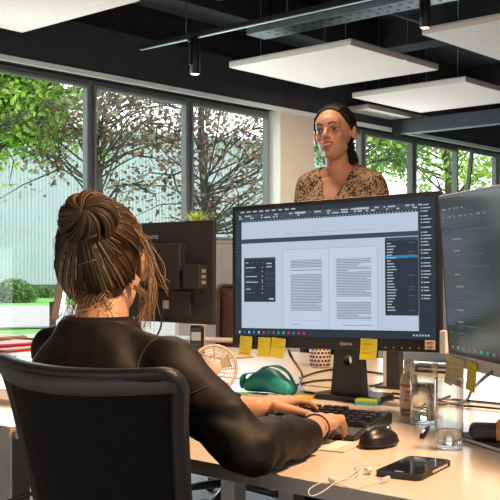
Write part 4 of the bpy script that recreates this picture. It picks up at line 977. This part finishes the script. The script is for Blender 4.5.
# ------------------------------------------------------------------ people
def hand(bm, wrist, fwd, palm_n, side, L=0.17, curl=(0.35, 0.5, 0.4), spread=0.10, fr=0.0078, knuck_lift=0.0):
    """palm and five fingers; fwd points to the fingertips, palm_n out of the palm, side = towards the thumb."""
    wrist = Vector(wrist); f = Vector(fwd).normalized(); pn_ = Vector(palm_n); pn_ = (pn_-f*pn_.dot(f)).normalized(); s = f.cross(pn_)
    if s.dot(Vector(side)) < 0: s = -s
    pl_ = L*0.50; pw_ = L*0.215
    kn = [wrist+f*pl_*q+s*pw_*k for k, q in ((0.86, .97), (0.30, 1.0), (-0.28, .97), (-0.84, .88))]
    for k in kn: capsule(bm, wrist+(k-wrist)*0.18, k, fr*1.75, fr*1.35)
    capsule(bm, kn[0], kn[3], fr*1.25, fr*1.1); capsule(bm, wrist+f*pl_*.45+s*pw_*.5, wrist+f*pl_*.45-s*pw_*.6, fr*1.6, fr*1.6)
    for i, (k, ln) in enumerate(zip(kn, (0.42, 0.47, 0.43, 0.34))):
        d = (f+s*spread*(1.2-i*0.85)).normalized(); ax_ = d.cross(pn_).normalized(); p0 = k; a = 0
        for j, (c_, seg) in enumerate(zip(curl, (0.45, 0.30, 0.25))):
            a += c_*(1+0.1*i); dd_ = (d*cos(a)+pn_*sin(a)).normalized(); p1 = p0+dd_*L*ln*seg; capsule(bm, p0, p1, fr*(1.02-.1*j), fr*(0.94-.1*j)); p0 = p1
    b0 = wrist+f*pl_*0.28+s*pw_*0.8; t1 = b0+(f*0.55+s*0.75+pn_*.25).normalized()*L*0.20; t2 = t1+(f*0.85+s*0.3+pn_*0.35).normalized()*L*0.17; t3 = t2+(f*0.95+s*0.05+pn_*.35).normalized()*L*0.12
    capsule(bm, b0, t1, fr*1.6, fr*1.2); capsule(bm, t1, t2, fr*1.15, fr*1.05); capsule(bm, t2, t3, fr*1.0, fr*0.85)
    return t3
def head_frame(c, yaw, pitch_=0, roll=0):
    # local +x = where the face looks, +y = the person's left, +z up
    return Matrix.Translation(Vector(c)) @ Matrix.Rotation(yaw, 4, 'Z') @ Matrix.Rotation(pitch_, 4, 'Y') @ Matrix.Rotation(roll, 4, 'X')
def head_prims(bm, HF, s=1.0):
    E = lambda c_, r_: ellip(bm, HF @ (Vector(c_)*s), tuple(q*s for q in r_), R=HF.to_3x3())
    E((-0.012, 0, 0.028), (0.094, 0.073, 0.086)); E((0.024, 0, -0.030), (0.060, 0.056, 0.078)); E((0.040, 0, -0.078), (0.036, 0.034, 0.030)); E((0.062, 0, 0.030), (0.030, 0.052, 0.042))
    for q in (-1, 1):
        E((0.050, q*0.032, -0.020), (0.026, 0.024, 0.026)); E((0.012, q*0.042, -0.054), (0.034, 0.013, 0.022))
        E((-0.012, q*0.0815, -0.004), (0.016, 0.0075, 0.030)); E((-0.008, q*0.074, -0.006), (0.010, 0.008, 0.020)); 
    P = lambda c_: HF @ (Vector(c_)*s)
    capsule(bm, P((0.083, 0, 0.012)), P((0.101, 0, -0.020)), 0.007*s, 0.0105*s)
    for q in (-1, 1): E((0.092, q*0.010, -0.025), (0.008, 0.007, 0.007))
    E((0.080, 0, -0.046), (0.012, 0.020, 0.010)); E((0.075, 0, -0.058), (0.012, 0.018, 0.008)); E((0.070, 0, -0.086), (0.014, 0.017, 0.014))
def carve_face(bm, HF, s=1.0):
    I = HF.inverted(); R = HF.to_3x3()
    for v in bm.verts:
        q = (I @ v.co)/s
        if abs(q.x) > 0.15 or abs(q.y) > 0.12 or abs(q.z) > 0.14: continue
        d = 0
        for sy in (-1, 1): d -= 0.010*exp(-((q.y-sy*0.031)**2/0.00028+(q.z-0.004)**2/0.00014)) if q.x > 0.03 else 0
        if q.x > 0.03: d -= 0.005*exp(-(q.y**2/0.0003+(q.z+0.0525)**2/0.000012))
        v.co += R @ Vector((d*s, 0, 0))
def face_parts(t, HF, s=1.0, smile=1.0, m_iris='iris'):
    P = lambda *c_: HF @ (Vector(c_)*s)
    for q in (-1, 1):
        b = bmesh.new(); ellip(b, P(0.073, q*0.031, 0.003), (0.0112*s, 0.0122*s, 0.0064*s), R=HF.to_3x3(), sub=2); ey = obj('eye', b, M['eye'], t, local=False, smooth=True)
        b = bmesh.new(); ellip(b, P(0.0815, q*0.031+0.002, 0.003), (0.0040*s, 0.0055*s, 0.0055*s), R=HF.to_3x3(), sub=2); obj('iris', b, M['iris'], ey, local=False, smooth=True)
        b = tube(bmesh.new(), [P(0.082, q*0.018, 0.0085), P(0.0865, q*0.030, 0.0125), P(0.077, q*0.045, 0.007)], 0.0016*s, 6); obj('eyelash', b, M['ink'], t, local=False)
        b = tube(bmesh.new(), [P(0.0905, q*0.013, 0.024), P(0.0915, q*0.028, 0.0295), P(0.082, q*0.044, 0.026)], lambda f: 0.0026*s*(1-.4*f), 6); obj('eyebrow', b, M['hair_dark'], t, local=False)
    up = [P(0.080, -0.024, -0.046), P(0.0915, -0.012, -0.0465), P(0.0945, 0, -0.0475), P(0.0915, 0.012, -0.0465), P(0.080, 0.024, -0.046)]
    lo = [P(0.080, -0.023, -0.047), P(0.0885, -0.011, -0.0605), P(0.090, 0, -0.0630), P(0.0885, 0.011, -0.0605), P(0.080, 0.023, -0.047)]
    b = bmesh.new(); tube(b, spl(up, 4), lambda f: (0.0012+0.0024*sin(pi*f))*s, 6); tube(b, spl(lo, 4), lambda f: (0.0012+0.0032*sin(pi*f))*s, 6); obj('lips', b, M['lips'], t, local=False)
    b = bmesh.new(); ellip(b, P(0.080, 0, -0.0530), (0.0085*s, 0.018*s, 0.0050*s), R=HF.to_3x3(), sub=2); obj('teeth', b, M['teeth'], t, local=False, smooth=True)

# ---- the seated woman
root = thing('person', 'seated woman seen from behind, dark jacket, blond-brown bun, typing', 'person', (1.08, 1.32, 0.0))
HC = cw(-0.273, 1.85, 1.075); HF = head_frame(HC, radians(30), radians(4))
shR, shL = Vector((1.135, 1.195, 0.905)), Vector((1.145, 1.510, 0.915))
elR, elL = Vector((1.142, 1.025, 0.786)), Vector((1.31, 1.53, 0.784))
wrR, wrL = Vector((1.425, 1.112, 0.776)), Vector((1.505, 1.325, 0.786))
neck0 = Vector((1.125, 1.365, 0.935)); pel = Vector((1.13, 1.30, 0.53)); chest = Vector((1.10, 1.345, 0.83)); belly = Vector((1.095, 1.325, 0.70))
hpR, hpL = Vector((1.15, 1.22, 0.51)), Vector((1.15, 1.39, 0.51)); knR, knL = Vector((1.49, 1.19, 0.52)), Vector((1.49, 1.46, 0.52)); anR, anL = Vector((1.50, 1.19, 0.10)), Vector((1.50, 1.46, 0.10))
b = bmesh.new(); head_prims(b, HF, 0.97)
capsule(b, neck0, HC+Vector((0.0, 0.0, -0.04)), 0.050, 0.047)
ellip(b, belly, (0.078, 0.12, 0.17)); ellip(b, chest, (0.080, 0.145, 0.13)); capsule(b, shR, shL, 0.045, 0.045)
for a_, b_, c_, d_, e_ in ((shR, elR, wrR, 0.040, 0.031), (shL, elL, wrL, 0.040, 0.031)):
    capsule(b, a_, b_, 0.040, 0.027); capsule(b, b_, c_, 0.028, 0.0215)
ellip(b, pel, (0.11, 0.16, 0.085))
for h_, k_, a_ in ((hpR, knR, anR), (hpL, knL, anL)): capsule(b, h_, k_, 0.075, 0.052); capsule(b, k_, a_, 0.050, 0.034); capsule(b, a_+Vector((-0.03, 0, -.05)), a_+Vector((0.14, 0, -.062)), 0.036, 0.028)
hd = Vector((0.094, 0.037, 0.004))
hand(b, wrR, Vector((0.90, 0.42, 0.10)), Vector((0, 0, -1)), Vector((-0.3, 1, 0)), L=0.165, curl=(0.55, 0.55, 0.35), spread=.08)
hand(b, wrL, Vector((1.0, 0.0, 0.10)), Vector((0, 0, -1)), Vector((0, -1, 0)), L=0.172, curl=(0.26, 0.30, 0.25), spread=.08)
b = remesh(b, 0.0035, 4, 0.5); obj('body', b, M['skin'], root, local=False)
# jacket
b = bmesh.new()
ellip(b, chest+Vector((-0.005, 0, 0.01)), (0.10, 0.160, 0.140)); ellip(b, belly, (0.092, 0.150, 0.20)); ellip(b, pel+Vector((0, 0, 0.04)), (0.115, 0.170, 0.085))
capsule(b, shR+Vector((0, 0.01, -.002)), neck0+Vector((-0.01, 0, -0.02)), 0.050, 0.064); capsule(b, shL+Vector((0, -0.01, -.002)), neck0+Vector((-0.01, 0, -0.02)), 0.050, 0.064)
capsule(b, shR, elR, 0.055, 0.045); cuR = elR.lerp(wrR, 0.76)+Vector((0, 0, -0.006)); capsule(b, elR, cuR, 0.044, 0.037)
capsule(b, shL, elL, 0.055, 0.048); cuL = elL.lerp(wrL, 0.84); capsule(b, elL, cuL, 0.046, 0.034)
capsule(b, (shR+chest)/2, elR.lerp(shR, .5), 0.06, 0.05)
b = remesh(b, 0.007, 7, 0.6)
for v in b.verts:      # cloth folds
    p = v.co; k = noise.noise(p*9)*0.008+noise.noise(Vector((p.x*26+p.y*10, p.y*22, p.z*14)))*0.0055
    dR = (p-elR).length; k += 0.008*sin((p-elR).dot((wrR-elR).normalized())*62+p.z*45+9*noise.noise(p*11))*(0.55+noise.noise(p*17))*exp(-dR*dR/0.014)
    dW = (p-cuR).length; k += 0.006*sin((p-cuR).dot((wrR-elR).normalized())*85-p.z*60+9*noise.noise(p*14))*(0.5+noise.noise(p*21))*exp(-dW*dW/0.006)
    v.co = p+v.normal*k
    if v.co.x > 1.195 and v.co.z < DZ+0.004 : v.co.z = DZ+0.004 if v.co.z > DZ-0.05 else v.co.z
b.normal_update()
# open the cuffs: cut cleanly behind the wrists
for c_, ax_ in ((cuR, (wrR-elR).normalized()), (cuL, (wrL-elL).normalized())):
    dele = [v for v in b.verts if (v.co-c_).dot(ax_) > 0.012 and (v.co-c_).length < 0.12]
    bmesh.ops.delete(b, geom=dele, context='VERTS')
jk = obj('jacket', b, M['jacket'], root, local=False)
sm = jk.modifiers.new('thickness', 'SOLIDIFY'); sm.thickness = 0.003; sm.offset = -1
# collar
b = bmesh.new(); N = 28; prev = None; nd = (HC-neck0).normalized()
rings = []
for i in range(N):
    a = radians(35)+radians(290)*i/(N-1); dr = Vector((cos(a+0), sin(a+0), 0)); o_ = neck0+Vector((-0.004, 0.002, -0.006))
    rings.append([o_+dr*0.060+Vector((0, 0, 0.0)), o_+dr*0.056+Vector((0, 0, 0.050)), o_+dr*0.061+Vector((0, 0, 0.056)), o_+dr*0.070+Vector((0, 0, 0.046)), o_+dr*0.088+Vector((0, 0, 0.010)), o_+dr*0.080+Vector((0, 0, -0.012))])
VV = [[b.verts.new(p+Vector((0.02, 0.01, 0))*(max(0, p.z-neck0.z)*6)) for p in r] for r in rings]
for i in range(N-1):
    for k in range(6): b.faces.new((VV[i][k], VV[i+1][k], VV[i+1][(k+1) % 6], VV[i][(k+1) % 6]))
b.faces.new(VV[0]); b.faces.new(VV[-1]); bmesh.ops.recalc_face_normals(b, faces=b.faces); obj('collar', b, M['jacket'], root, local=False, smooth=True)
# seams: armhole and upper-arm seam laid on the cloth
def on_cloth(o_, pts, dirs, off=0.001):
    from mathutils.bvhtree import BVHTree
    me = o_.data; bt_ = BVHTree.FromPolygons([WM[o_] @ v.co for v in me.vertices], [p.vertices[:] for p in me.polygons]); out = []
    for p, d in zip(pts, dirs):
        h = bt_.ray_cast(Vector(p)-Vector(d)*0.4, Vector(d))
        if h[0] is not None: out.append(h[0]-Vector(d)*off)
    return out
vd = lambda px, py: (at(px, py, 1.5).normalized()-Vector((0, 0, 0)))
def seam(pix):
    pts, dirs = [], []
    for x, y in spl([Vector((a_, c_, 0)) for a_, c_ in pix], 6) and [(q.x, q.y) for q in spl([Vector((a_, c_, 0)) for a_, c_ in pix], 6)]:
        e = Vector((0, 0, EYE)); p = at(x, y, 1.6); d = (p-e).normalized(); pts.append(e+d*1.2); dirs.append(d)
    return on_cloth(jk, pts, dirs)
for pix in ([(160, 335), (148, 345), (140, 358), (137, 371)], [(180, 397), (195, 392), (213, 384)]):
    pts = seam(pix)
    if len(pts) > 3: obj('seam', TB(pts, 0.0011, 5), M['jacket_seam'], root, local=False)
# trousers and shoes
b = bmesh.new(); ellip(b, pel+Vector((0, 0, -0.01)), (0.118, 0.175, 0.085))
for h_, k_, a_ in ((hpR, knR, anR), (hpL, knL, anL)): capsule(b, h_, k_, 0.084, 0.062); capsule(b, k_, a_+Vector((0, 0, .03)), 0.060, 0.046)
obj('trousers', remesh(b, 0.009, 5), M['trousers'], root, local=False)
for a_ in (anR, anL):
    b = bmesh.new(); capsule(b, a_+Vector((-0.03, 0, -.055)), a_+Vector((0.15, 0, -.066)), 0.044, 0.033); capsule(b, a_, a_+Vector((-.02, 0, -.05)), 0.042, 0.045); b = remesh(b, 0.007, 4)
    for v in b.verts: v.co.z = max(v.co.z, 0.002)
    obj('shoe', b, M['matt_black'], root, local=False)
# wrist band
dW = (wrR-elR).normalized(); s1 = dW.cross(Vector((0, 0, 1))).normalized(); s2 = dW.cross(s1)
cW = wrR-dW*(0.006); obj('wrist_band', tube(bmesh.new(), [cW+(s1*cos(a)*1.05+s2*sin(a))*0.0262 for a in [2*pi*k/28 for k in range(28)]], 0.0021, 6, close=True), M['ink'], root, local=False)
# hair
rnd = random.Random(12)
b = bmesh.new(); HI = HF
def hp(x, y, z): return HF @ Vector((x, y, z))
hb = bmesh.new(); ellip(hb, hp(-0.022, 0, 0.030), (0.090, 0.075, 0.090), R=HF.to_3x3()); ellip(hb, hp(-0.050, 0, -0.022), (0.055, 0.060, 0.064), R=HF.to_3x3())
BUN = HF @ Vector((-0.085, 0.030, 0.100))
BUN = at(88, 219, 1.755)
ellip(hb, BUN, (0.040, 0.040, 0.038)); capsule(hb, BUN, hp(-0.05, 0.01, 0.06), 0.034, 0.045)
hb = remesh(hb, 0.006, 4)
hairm = hb
Ic = HF.inverted(); bunl = Ic @ BUN; bd = Vector((bunl.x/0.1, bunl.y/0.085, (bunl.z-0.02)/0.105)).normalized()
def surf(d, off=0.0):
    # point of the hair surface in direction d (head frame)
    c_ = Vector((-0.026, 0, 0.018)); return HF @ (c_+Vector((d.x*(0.097+off), d.y*(0.0785+off), d.z*(0.103+off))))
SB = bmesh.new()
for k in range(950):
    # hairline: full turn around, low at the nape, high at the forehead
    a = rnd.uniform(-pi, pi); back = abs(a)/pi      # 1 = back of the head
    zl = 0.55-1.45*min(1, back*1.25)+rnd.uniform(-.08, .08); zl = max(-0.80, zl)
    if rnd.random() < 0.45: zl = rnd.uniform(zl, 0.55)
    rr_ = sqrt(max(0.02, 1-zl*zl)); d0 = Vector((cos(a)*rr_, sin(a)*rr_, zl)).normalized(); ang = d0.angle(bd, 0)
    if ang < 0.25 or (abs(d0.y) > 0.86 and -0.45 < d0.z < 0.0): continue
    n = 10; side = Vector((rnd.gauss(0, .05), rnd.gauss(0, .05), rnd.gauss(0, .04))); pts = []
    for i in range(n+1):
        f = i/n*0.92; d = (d0*sin((1-f)*ang)/sin(ang)+bd*sin(f*ang)/sin(ang)); d = (d+side*sin(pi*f)).normalized()
        pts.append(surf(d, 0.002*sin(pi*f)+0.0025*noise.noise(Vector((k*.37, f*2, 0)))))
    rr2 = rnd.uniform(0.0011, 0.0026); tube(SB, pts, lambda f, q=rr2: q*(0.5+0.6*sin(pi*min(1, f+.15))), 5)
# bun coils
bn = (cw(-0.05, -1.0, 0.42)).normalized(); ba = bn.orthogonal().normalized(); bb = bn.cross(ba)
for lock in range(9):            # thick locks coiled over the bun like petals
    th0 = 2*pi*lock/9+rnd.uniform(-.15, .15); tw = 1.0
    for k in range(64):
        u_, v_ = rnd.uniform(-1, 1), rnd.uniform(0, 2*pi); pts = []
        for i in range(12):
            f = i/11; a = th0+tw*f+u_*0.37*(1-f*.35); el = pi*0.52*(1-f)+0.02          # from the rim to the crown
            lift = 0.047+0.0065*sqrt(max(0, 1-u_*u_))*sin(pi*min(1, f*1.1+.1))*0.9+0.001*cos(v_)
            pts.append(BUN+(ba*cos(a)+bb*sin(a))*(lift*sin(el)+0.002)+bn*(lift*cos(el)-0.010))
        tube(SB, pts, rnd.uniform(0.0011, 0.0022), 5)
for k in range(60):   # the twist wrapped round the foot of the bun
    th = rnd.uniform(0, 2*pi); pts = []; off = rnd.uniform(0, 1)
    for i in range(15):
        a = th+2.6*i/14; rad = ba*cos(a)+bb*sin(a); ph_ = off*2*pi+a*1.6
        pts.append(BUN+rad*(0.045+0.008*cos(ph_))+bn*(-0.018+0.010*sin(ph_)))
    tube(SB, pts, 0.0022, 5)
me_ = bpy.data.meshes.new('q'); hairm.to_mesh(me_); SB.from_mesh(me_); hairm.free(); bpy.data.meshes.remove(me_)
hr = obj('hair', SB, M['hair_blond'], root, local=False); hr['label'] = 'ash brown hair pinned up in a bun'
# loose fair strands
LB = bmesh.new()
def loose(p0, p1, p2, p3, n, r=0.0007, sp=0.006):
    for k in range(n):
        j = lambda s_: Vector((rnd.gauss(0, s_), rnd.gauss(0, s_), rnd.gauss(0, s_)))
        tube(LB, spl([p0+j(sp*.5), p1+j(sp), p2+j(sp*1.3), p3+j(sp*1.6)], 5), [r, r*0.5], 4)
loose(at(132, 232, 1.83), at(147, 262, 1.82), at(152, 292, 1.80), at(147, 325, 1.79), 26, sp=.005)
loose(at(128, 222, 1.83), at(146, 242, 1.80), at(158, 272, 1.78), at(168, 288, 1.77), 7)
loose(at(110, 206, 1.83), at(130, 222, 1.80), at(143, 245, 1.79), at(150, 270, 1.78), 8)
loose(at(135, 285, 1.80), at(145, 300, 1.80), at(140, 320, 1.78), at(142, 332, 1.77), 18)
loose(at(72, 240, 1.78), at(69, 262, 1.76), at(74, 290, 1.76), at(70, 318, 1.75), 30, sp=.007)
loose(at(62, 225, 1.80), at(58, 245, 1.8), at(62, 262, 1.8), at(60, 280, 1.8), 8, sp=.006)
loose(at(92, 285, 1.765), at(88, 302, 1.755), at(80, 315, 1.75), at(76, 328, 1.74), 26, sp=.009)
loose(at(104, 292, 1.76), at(98, 306, 1.75), at(100, 320, 1.74), at(94, 330, 1.73), 18, sp=.008)
loose(at(98, 292, 1.765), at(108, 302, 1.75), at(104, 312, 1.75), at(110, 322, 1.73), 14, sp=.007)
loose(at(84, 192, 1.76), at(98, 194, 1.75), at(112, 203, 1.76), at(118, 214, 1.77), 10, sp=.003)
SB2 = bmesh.new()
# fair streaks that rise from the nape
for k in range(90):
    a = pi+rnd.choice((rnd.gauss(-0.75, .25), rnd.gauss(0.75, .12), rnd.uniform(-1.2, 1.2))); zl = rnd.uniform(-.8, -.45); rr_ = sqrt(1-zl*zl); d0 = Vector((cos(a)*rr_, sin(a)*rr_, zl)); ang = d0.angle(bd, 0.1); pts = []
    e_ = rnd.uniform(.3, .75)
    for i in range(9):
        f = i/8*e_; d = (d0*sin((1-f)*ang)/sin(ang)+bd*sin(f*ang)/sin(ang)).normalized(); pts.append(surf(d, 0.0040))
    tube(LB if k % 4 == 0 else SB2, pts, rnd.uniform(0.0008, 0.0014), 4)
obj('hair_streaks', SB2, M['hair_mid'], root, local=False)
o = obj('loose_strands', LB, M['hair_light'], root, local=False); o['label'] = 'fair loose strands of hair'
for (a_, c_) in (((80, 242), (97, 235)), ((73, 267), (96, 260))):
    pts, dirs = [], []
    for i in range(7):
        x = a_[0]+(c_[0]-a_[0])*i/6; y = a_[1]+(c_[1]-a_[1])*i/6; e = Vector((0, 0, EYE)); d = (at(x, y, 1.6)-e).normalized(); pts.append(e+d*1.2); dirs.append(d)
    q = on_cloth(hr, pts, dirs, 0.003)
    if len(q) > 3: obj('hair_pin', TB([q[0], q[len(q)//2], q[-1]], 0.0013, 5), M['ink'], root, local=False)

# ---- the standing woman
sx, sy = (334-250)/984*4.1, 4.1; hc = cw(sx, sy, EYE+(268-134)/984*4.1)
fdir = cw(-0.44, -0.90, 0); yaw = math.atan2(fdir.y, fdir.x); bdv = cw(-0.42, -0.9, 0).normalized(); byaw = math.atan2(bdv.y, bdv.x)
base = cw(sx+0.025, sy+0.05, 0); 
ro = thing('person', 'standing woman with dark ponytail and patterned blouse, talking behind the monitors', 'person', (base.x, base.y, 0.0))
F = bdv; Lf = Vector((-F.y, F.x, 0)); U = Vector((0, 0, 1))
def J(f, l, u): return base+F*f+Lf*l+U*u
HF2 = head_frame(hc, yaw, radians(-2), radians(4))
nk = J(0, 0, 1.48); sR, sL = J(0, -0.135, 1.42), J(0, 0.150, 1.42); eR, eL = J(-0.02, -0.185, 1.13), J(-0.02, 0.200, 1.13); wR_, wL_ = J(0.14, -0.15, 0.92), J(0.14, 0.15, 0.92)
b = bmesh.new(); head_prims(b, HF2, 1.06); capsule(b, nk-U*0.02, hc+U*(-0.055)-F*0.012, 0.050, 0.046)
capsule(b, J(0, 0, 0.98), J(0, 0, 1.25), 0.11, 0.105); ellip(b, J(0.01, 0, 1.30), (0.10, 0.135, 0.14), byaw); capsule(b, sR, sL, 0.05, 0.05); capsule(b, sR, nk, 0.042, 0.042); capsule(b, sL, nk, 0.042, 0.042)
for s_, e_, w_ in ((sR, eR, wR_), (sL, eL, wL_)): capsule(b, s_, e_, 0.043, 0.035); capsule(b, e_, w_, 0.034, 0.023)
for q, w_ in ((1, wL_), (-1, wR_)): hand(b, w_, F*0.9-U*0.35-Lf*q*0.35, -Lf*q*0.8-U*.4, U+F*.2, L=0.17, curl=(.3, .4, .3))
for q in (-1, 1):
    capsule(b, J(0, q*0.085, 0.90), J(0.01, q*0.09, 0.48), 0.085, 0.058); capsule(b, J(0.01, q*0.09, 0.48), J(-0.01, q*0.09, 0.09), 0.056, 0.036); capsule(b, J(-0.03, q*0.09, 0.04), J(0.13, q*0.10, 0.032), 0.036, 0.028)
ellip(b, J(0, 0, 0.93), (0.11, 0.165, 0.11), byaw)
b = remesh(b, 0.0045, 3); carve_face(b, HF2, 1.06); obj('body', b, M['skin_pale'], ro, local=False)
face_parts(ro, HF2, 1.06)
# blouse with a V neck
b = bmesh.new(); ellip(b, J(0.012, 0, 1.30), (0.115, 0.150, 0.155), byaw); capsule(b, J(0, 0, 0.96), J(0, 0, 1.25), 0.13, 0.122); ellip(b, J(0, 0, 0.94), (0.125, 0.175, 0.10), byaw)
capsule(b, sR, nk-U*0.012, 0.054, 0.056); capsule(b, sL, nk-U*0.012, 0.054, 0.056); capsule(b, sR, eR, 0.055, 0.056); capsule(b, sL, eL, 0.055, 0.056)
b = remesh(b, 0.008, 5)
for v in b.verts: v.co += v.normal*(0.006*noise.noise(v.co*14))
Bi = Matrix.Rotation(-byaw, 4, 'Z') @ Matrix.Translation(-base)
dele = []
for v in b.verts:
    q = Bi @ v.co
    if q.x > 0.0 and q.z > 1.32 and abs(q.y) < 0.008+(q.z-1.32)*0.38: dele.append(v)
    elif (Vector((q.x, q.y, 0))).length < 0.062 and q.z > 1.435: dele.append(v)
    elif q.z < 1.16 and abs(q.y) > 0.16 and (q.z < 1.115): dele.append(v)
bmesh.ops.delete(b, geom=dele, context='VERTS')
bl = obj('blouse', b, M['blouse'], ro, local=False); sm = bl.modifiers.new('thickness', 'SOLIDIFY'); sm.thickness = 0.003; sm.offset = 1
b = bmesh.new(); ellip(b, J(0, 0, 0.90), (0.125, 0.178, 0.10), byaw)
for q in (-1, 1): capsule(b, J(0, q*0.088, 0.88), J(0.01, q*0.09, 0.48), 0.092, 0.07); capsule(b, J(0.01, q*0.09, 0.48), J(-0.01, q*0.09, 0.11), 0.066, 0.052)
obj('trousers', remesh(b, 0.01, 5), M['trousers'], ro, local=False)
for q in (-1, 1):
    b = bmesh.new(); capsule(b, J(-0.03, q*0.09, 0.045), J(0.14, q*0.10, 0.035), 0.042, 0.033); capsule(b, J(-0.01, q*.09, .09), J(-0.03, q*.09, .045), .042, .042); b = remesh(b, 0.008, 3)
    for v in b.verts: v.co.z = max(v.co.z, 0.002)
    obj('shoe', b, M['matt_black'], ro, local=False)
# dark hair pulled back, ponytail behind her left shoulder
b = bmesh.new(); ellip(b, HF2 @ Vector((-0.020, 0, 0.036)), (0.102, 0.083, 0.094), R=HF2.to_3x3()); ellip(b, HF2 @ Vector((-0.050, 0, 0.0)), (0.062, 0.072, 0.068), R=HF2.to_3x3())
hm = remesh(b, 0.005, 3)
I2 = HF2.inverted(); dele = []
for v in hm.verts:
    q = I2 @ v.co; d = Vector(((q.x+0.022)/0.0985, q.y/0.0835, (q.z-0.034)/0.0915)).normalized()
    lim = 0.78 if d.z > 0.55 else 0.62+(d.z-0.05)*0.32 if d.z > 0.05 else 0.18+(d.z+0.37)*1.05 if d.z > -0.37 else -0.15
    if d.x > lim: dele.append(v)
bmesh.ops.delete(hm, geom=dele, context='VERTS')
SB = bmesh.new(); me_ = bpy.data.meshes.new('q'); hm.to_mesh(me_); hm.free(); SB.from_mesh(me_); bpy.data.meshes.remove(me_)
tail0 = HF2 @ Vector((-0.10, 0.0, 0.012)); bd = Vector((-1, 0, 0.0))
for k in range(500):
    a = rnd.uniform(-1.9, 1.9); zt = rnd.uniform(-1, 1)
    # start on the hairline arc from ear over the forehead to ear
    g = rnd.uniform(0, pi); y_ = cos(g)*0.95; sg = max(0.0, sin(g)); z_ = -0.35+1.0*sg**0.8; x_ = 0.22+0.60*sg**0.7
    d0 = Vector((x_, y_, z_)).normalized(); n = 9; pts = []; ang = d0.angle(bd, 0.1)
    if rnd.random() < .35: d0 = Vector((rnd.uniform(-.7, -.1), rnd.choice((-1, 1))*rnd.uniform(.5, 1), rnd.uniform(-.6, .0))).normalized(); ang = d0.angle(bd, .1)
    for i in range(n+1):
        f = i/n*0.96; d = (d0*sin((1-f)*ang)/sin(ang)+bd*sin(f*ang)/sin(ang)).normalized()
        pts.append(HF2 @ (Vector((-0.022, 0, 0.034))+Vector((d.x*0.1045, d.y*0.0865, d.z*0.0975))))
    tube(SB, pts, 0.0016, 4)
for k in range(130):
    j = lambda s_: Vector((rnd.gauss(0, s_), rnd.gauss(0, s_), rnd.gauss(0, s_*.5)))
    side = cw(0.055, 0.01, 0)
    tube(SB, spl([tail0+j(.006), tail0+cw(0.030, 0.02, -0.03)+j(.008), tail0+cw(0.040, 0.015, -0.12)+j(.012), tail0+cw(0.035, 0.0, -0.22)+j(.012), tail0+cw(0.040, -0.005, -0.28)+j(.010)], 4), [0.0026, 0.0014], 5)
o = obj('hair', SB, M['hair_dark'], ro, local=False); o['label'] = 'dark brown hair tied back in a ponytail'
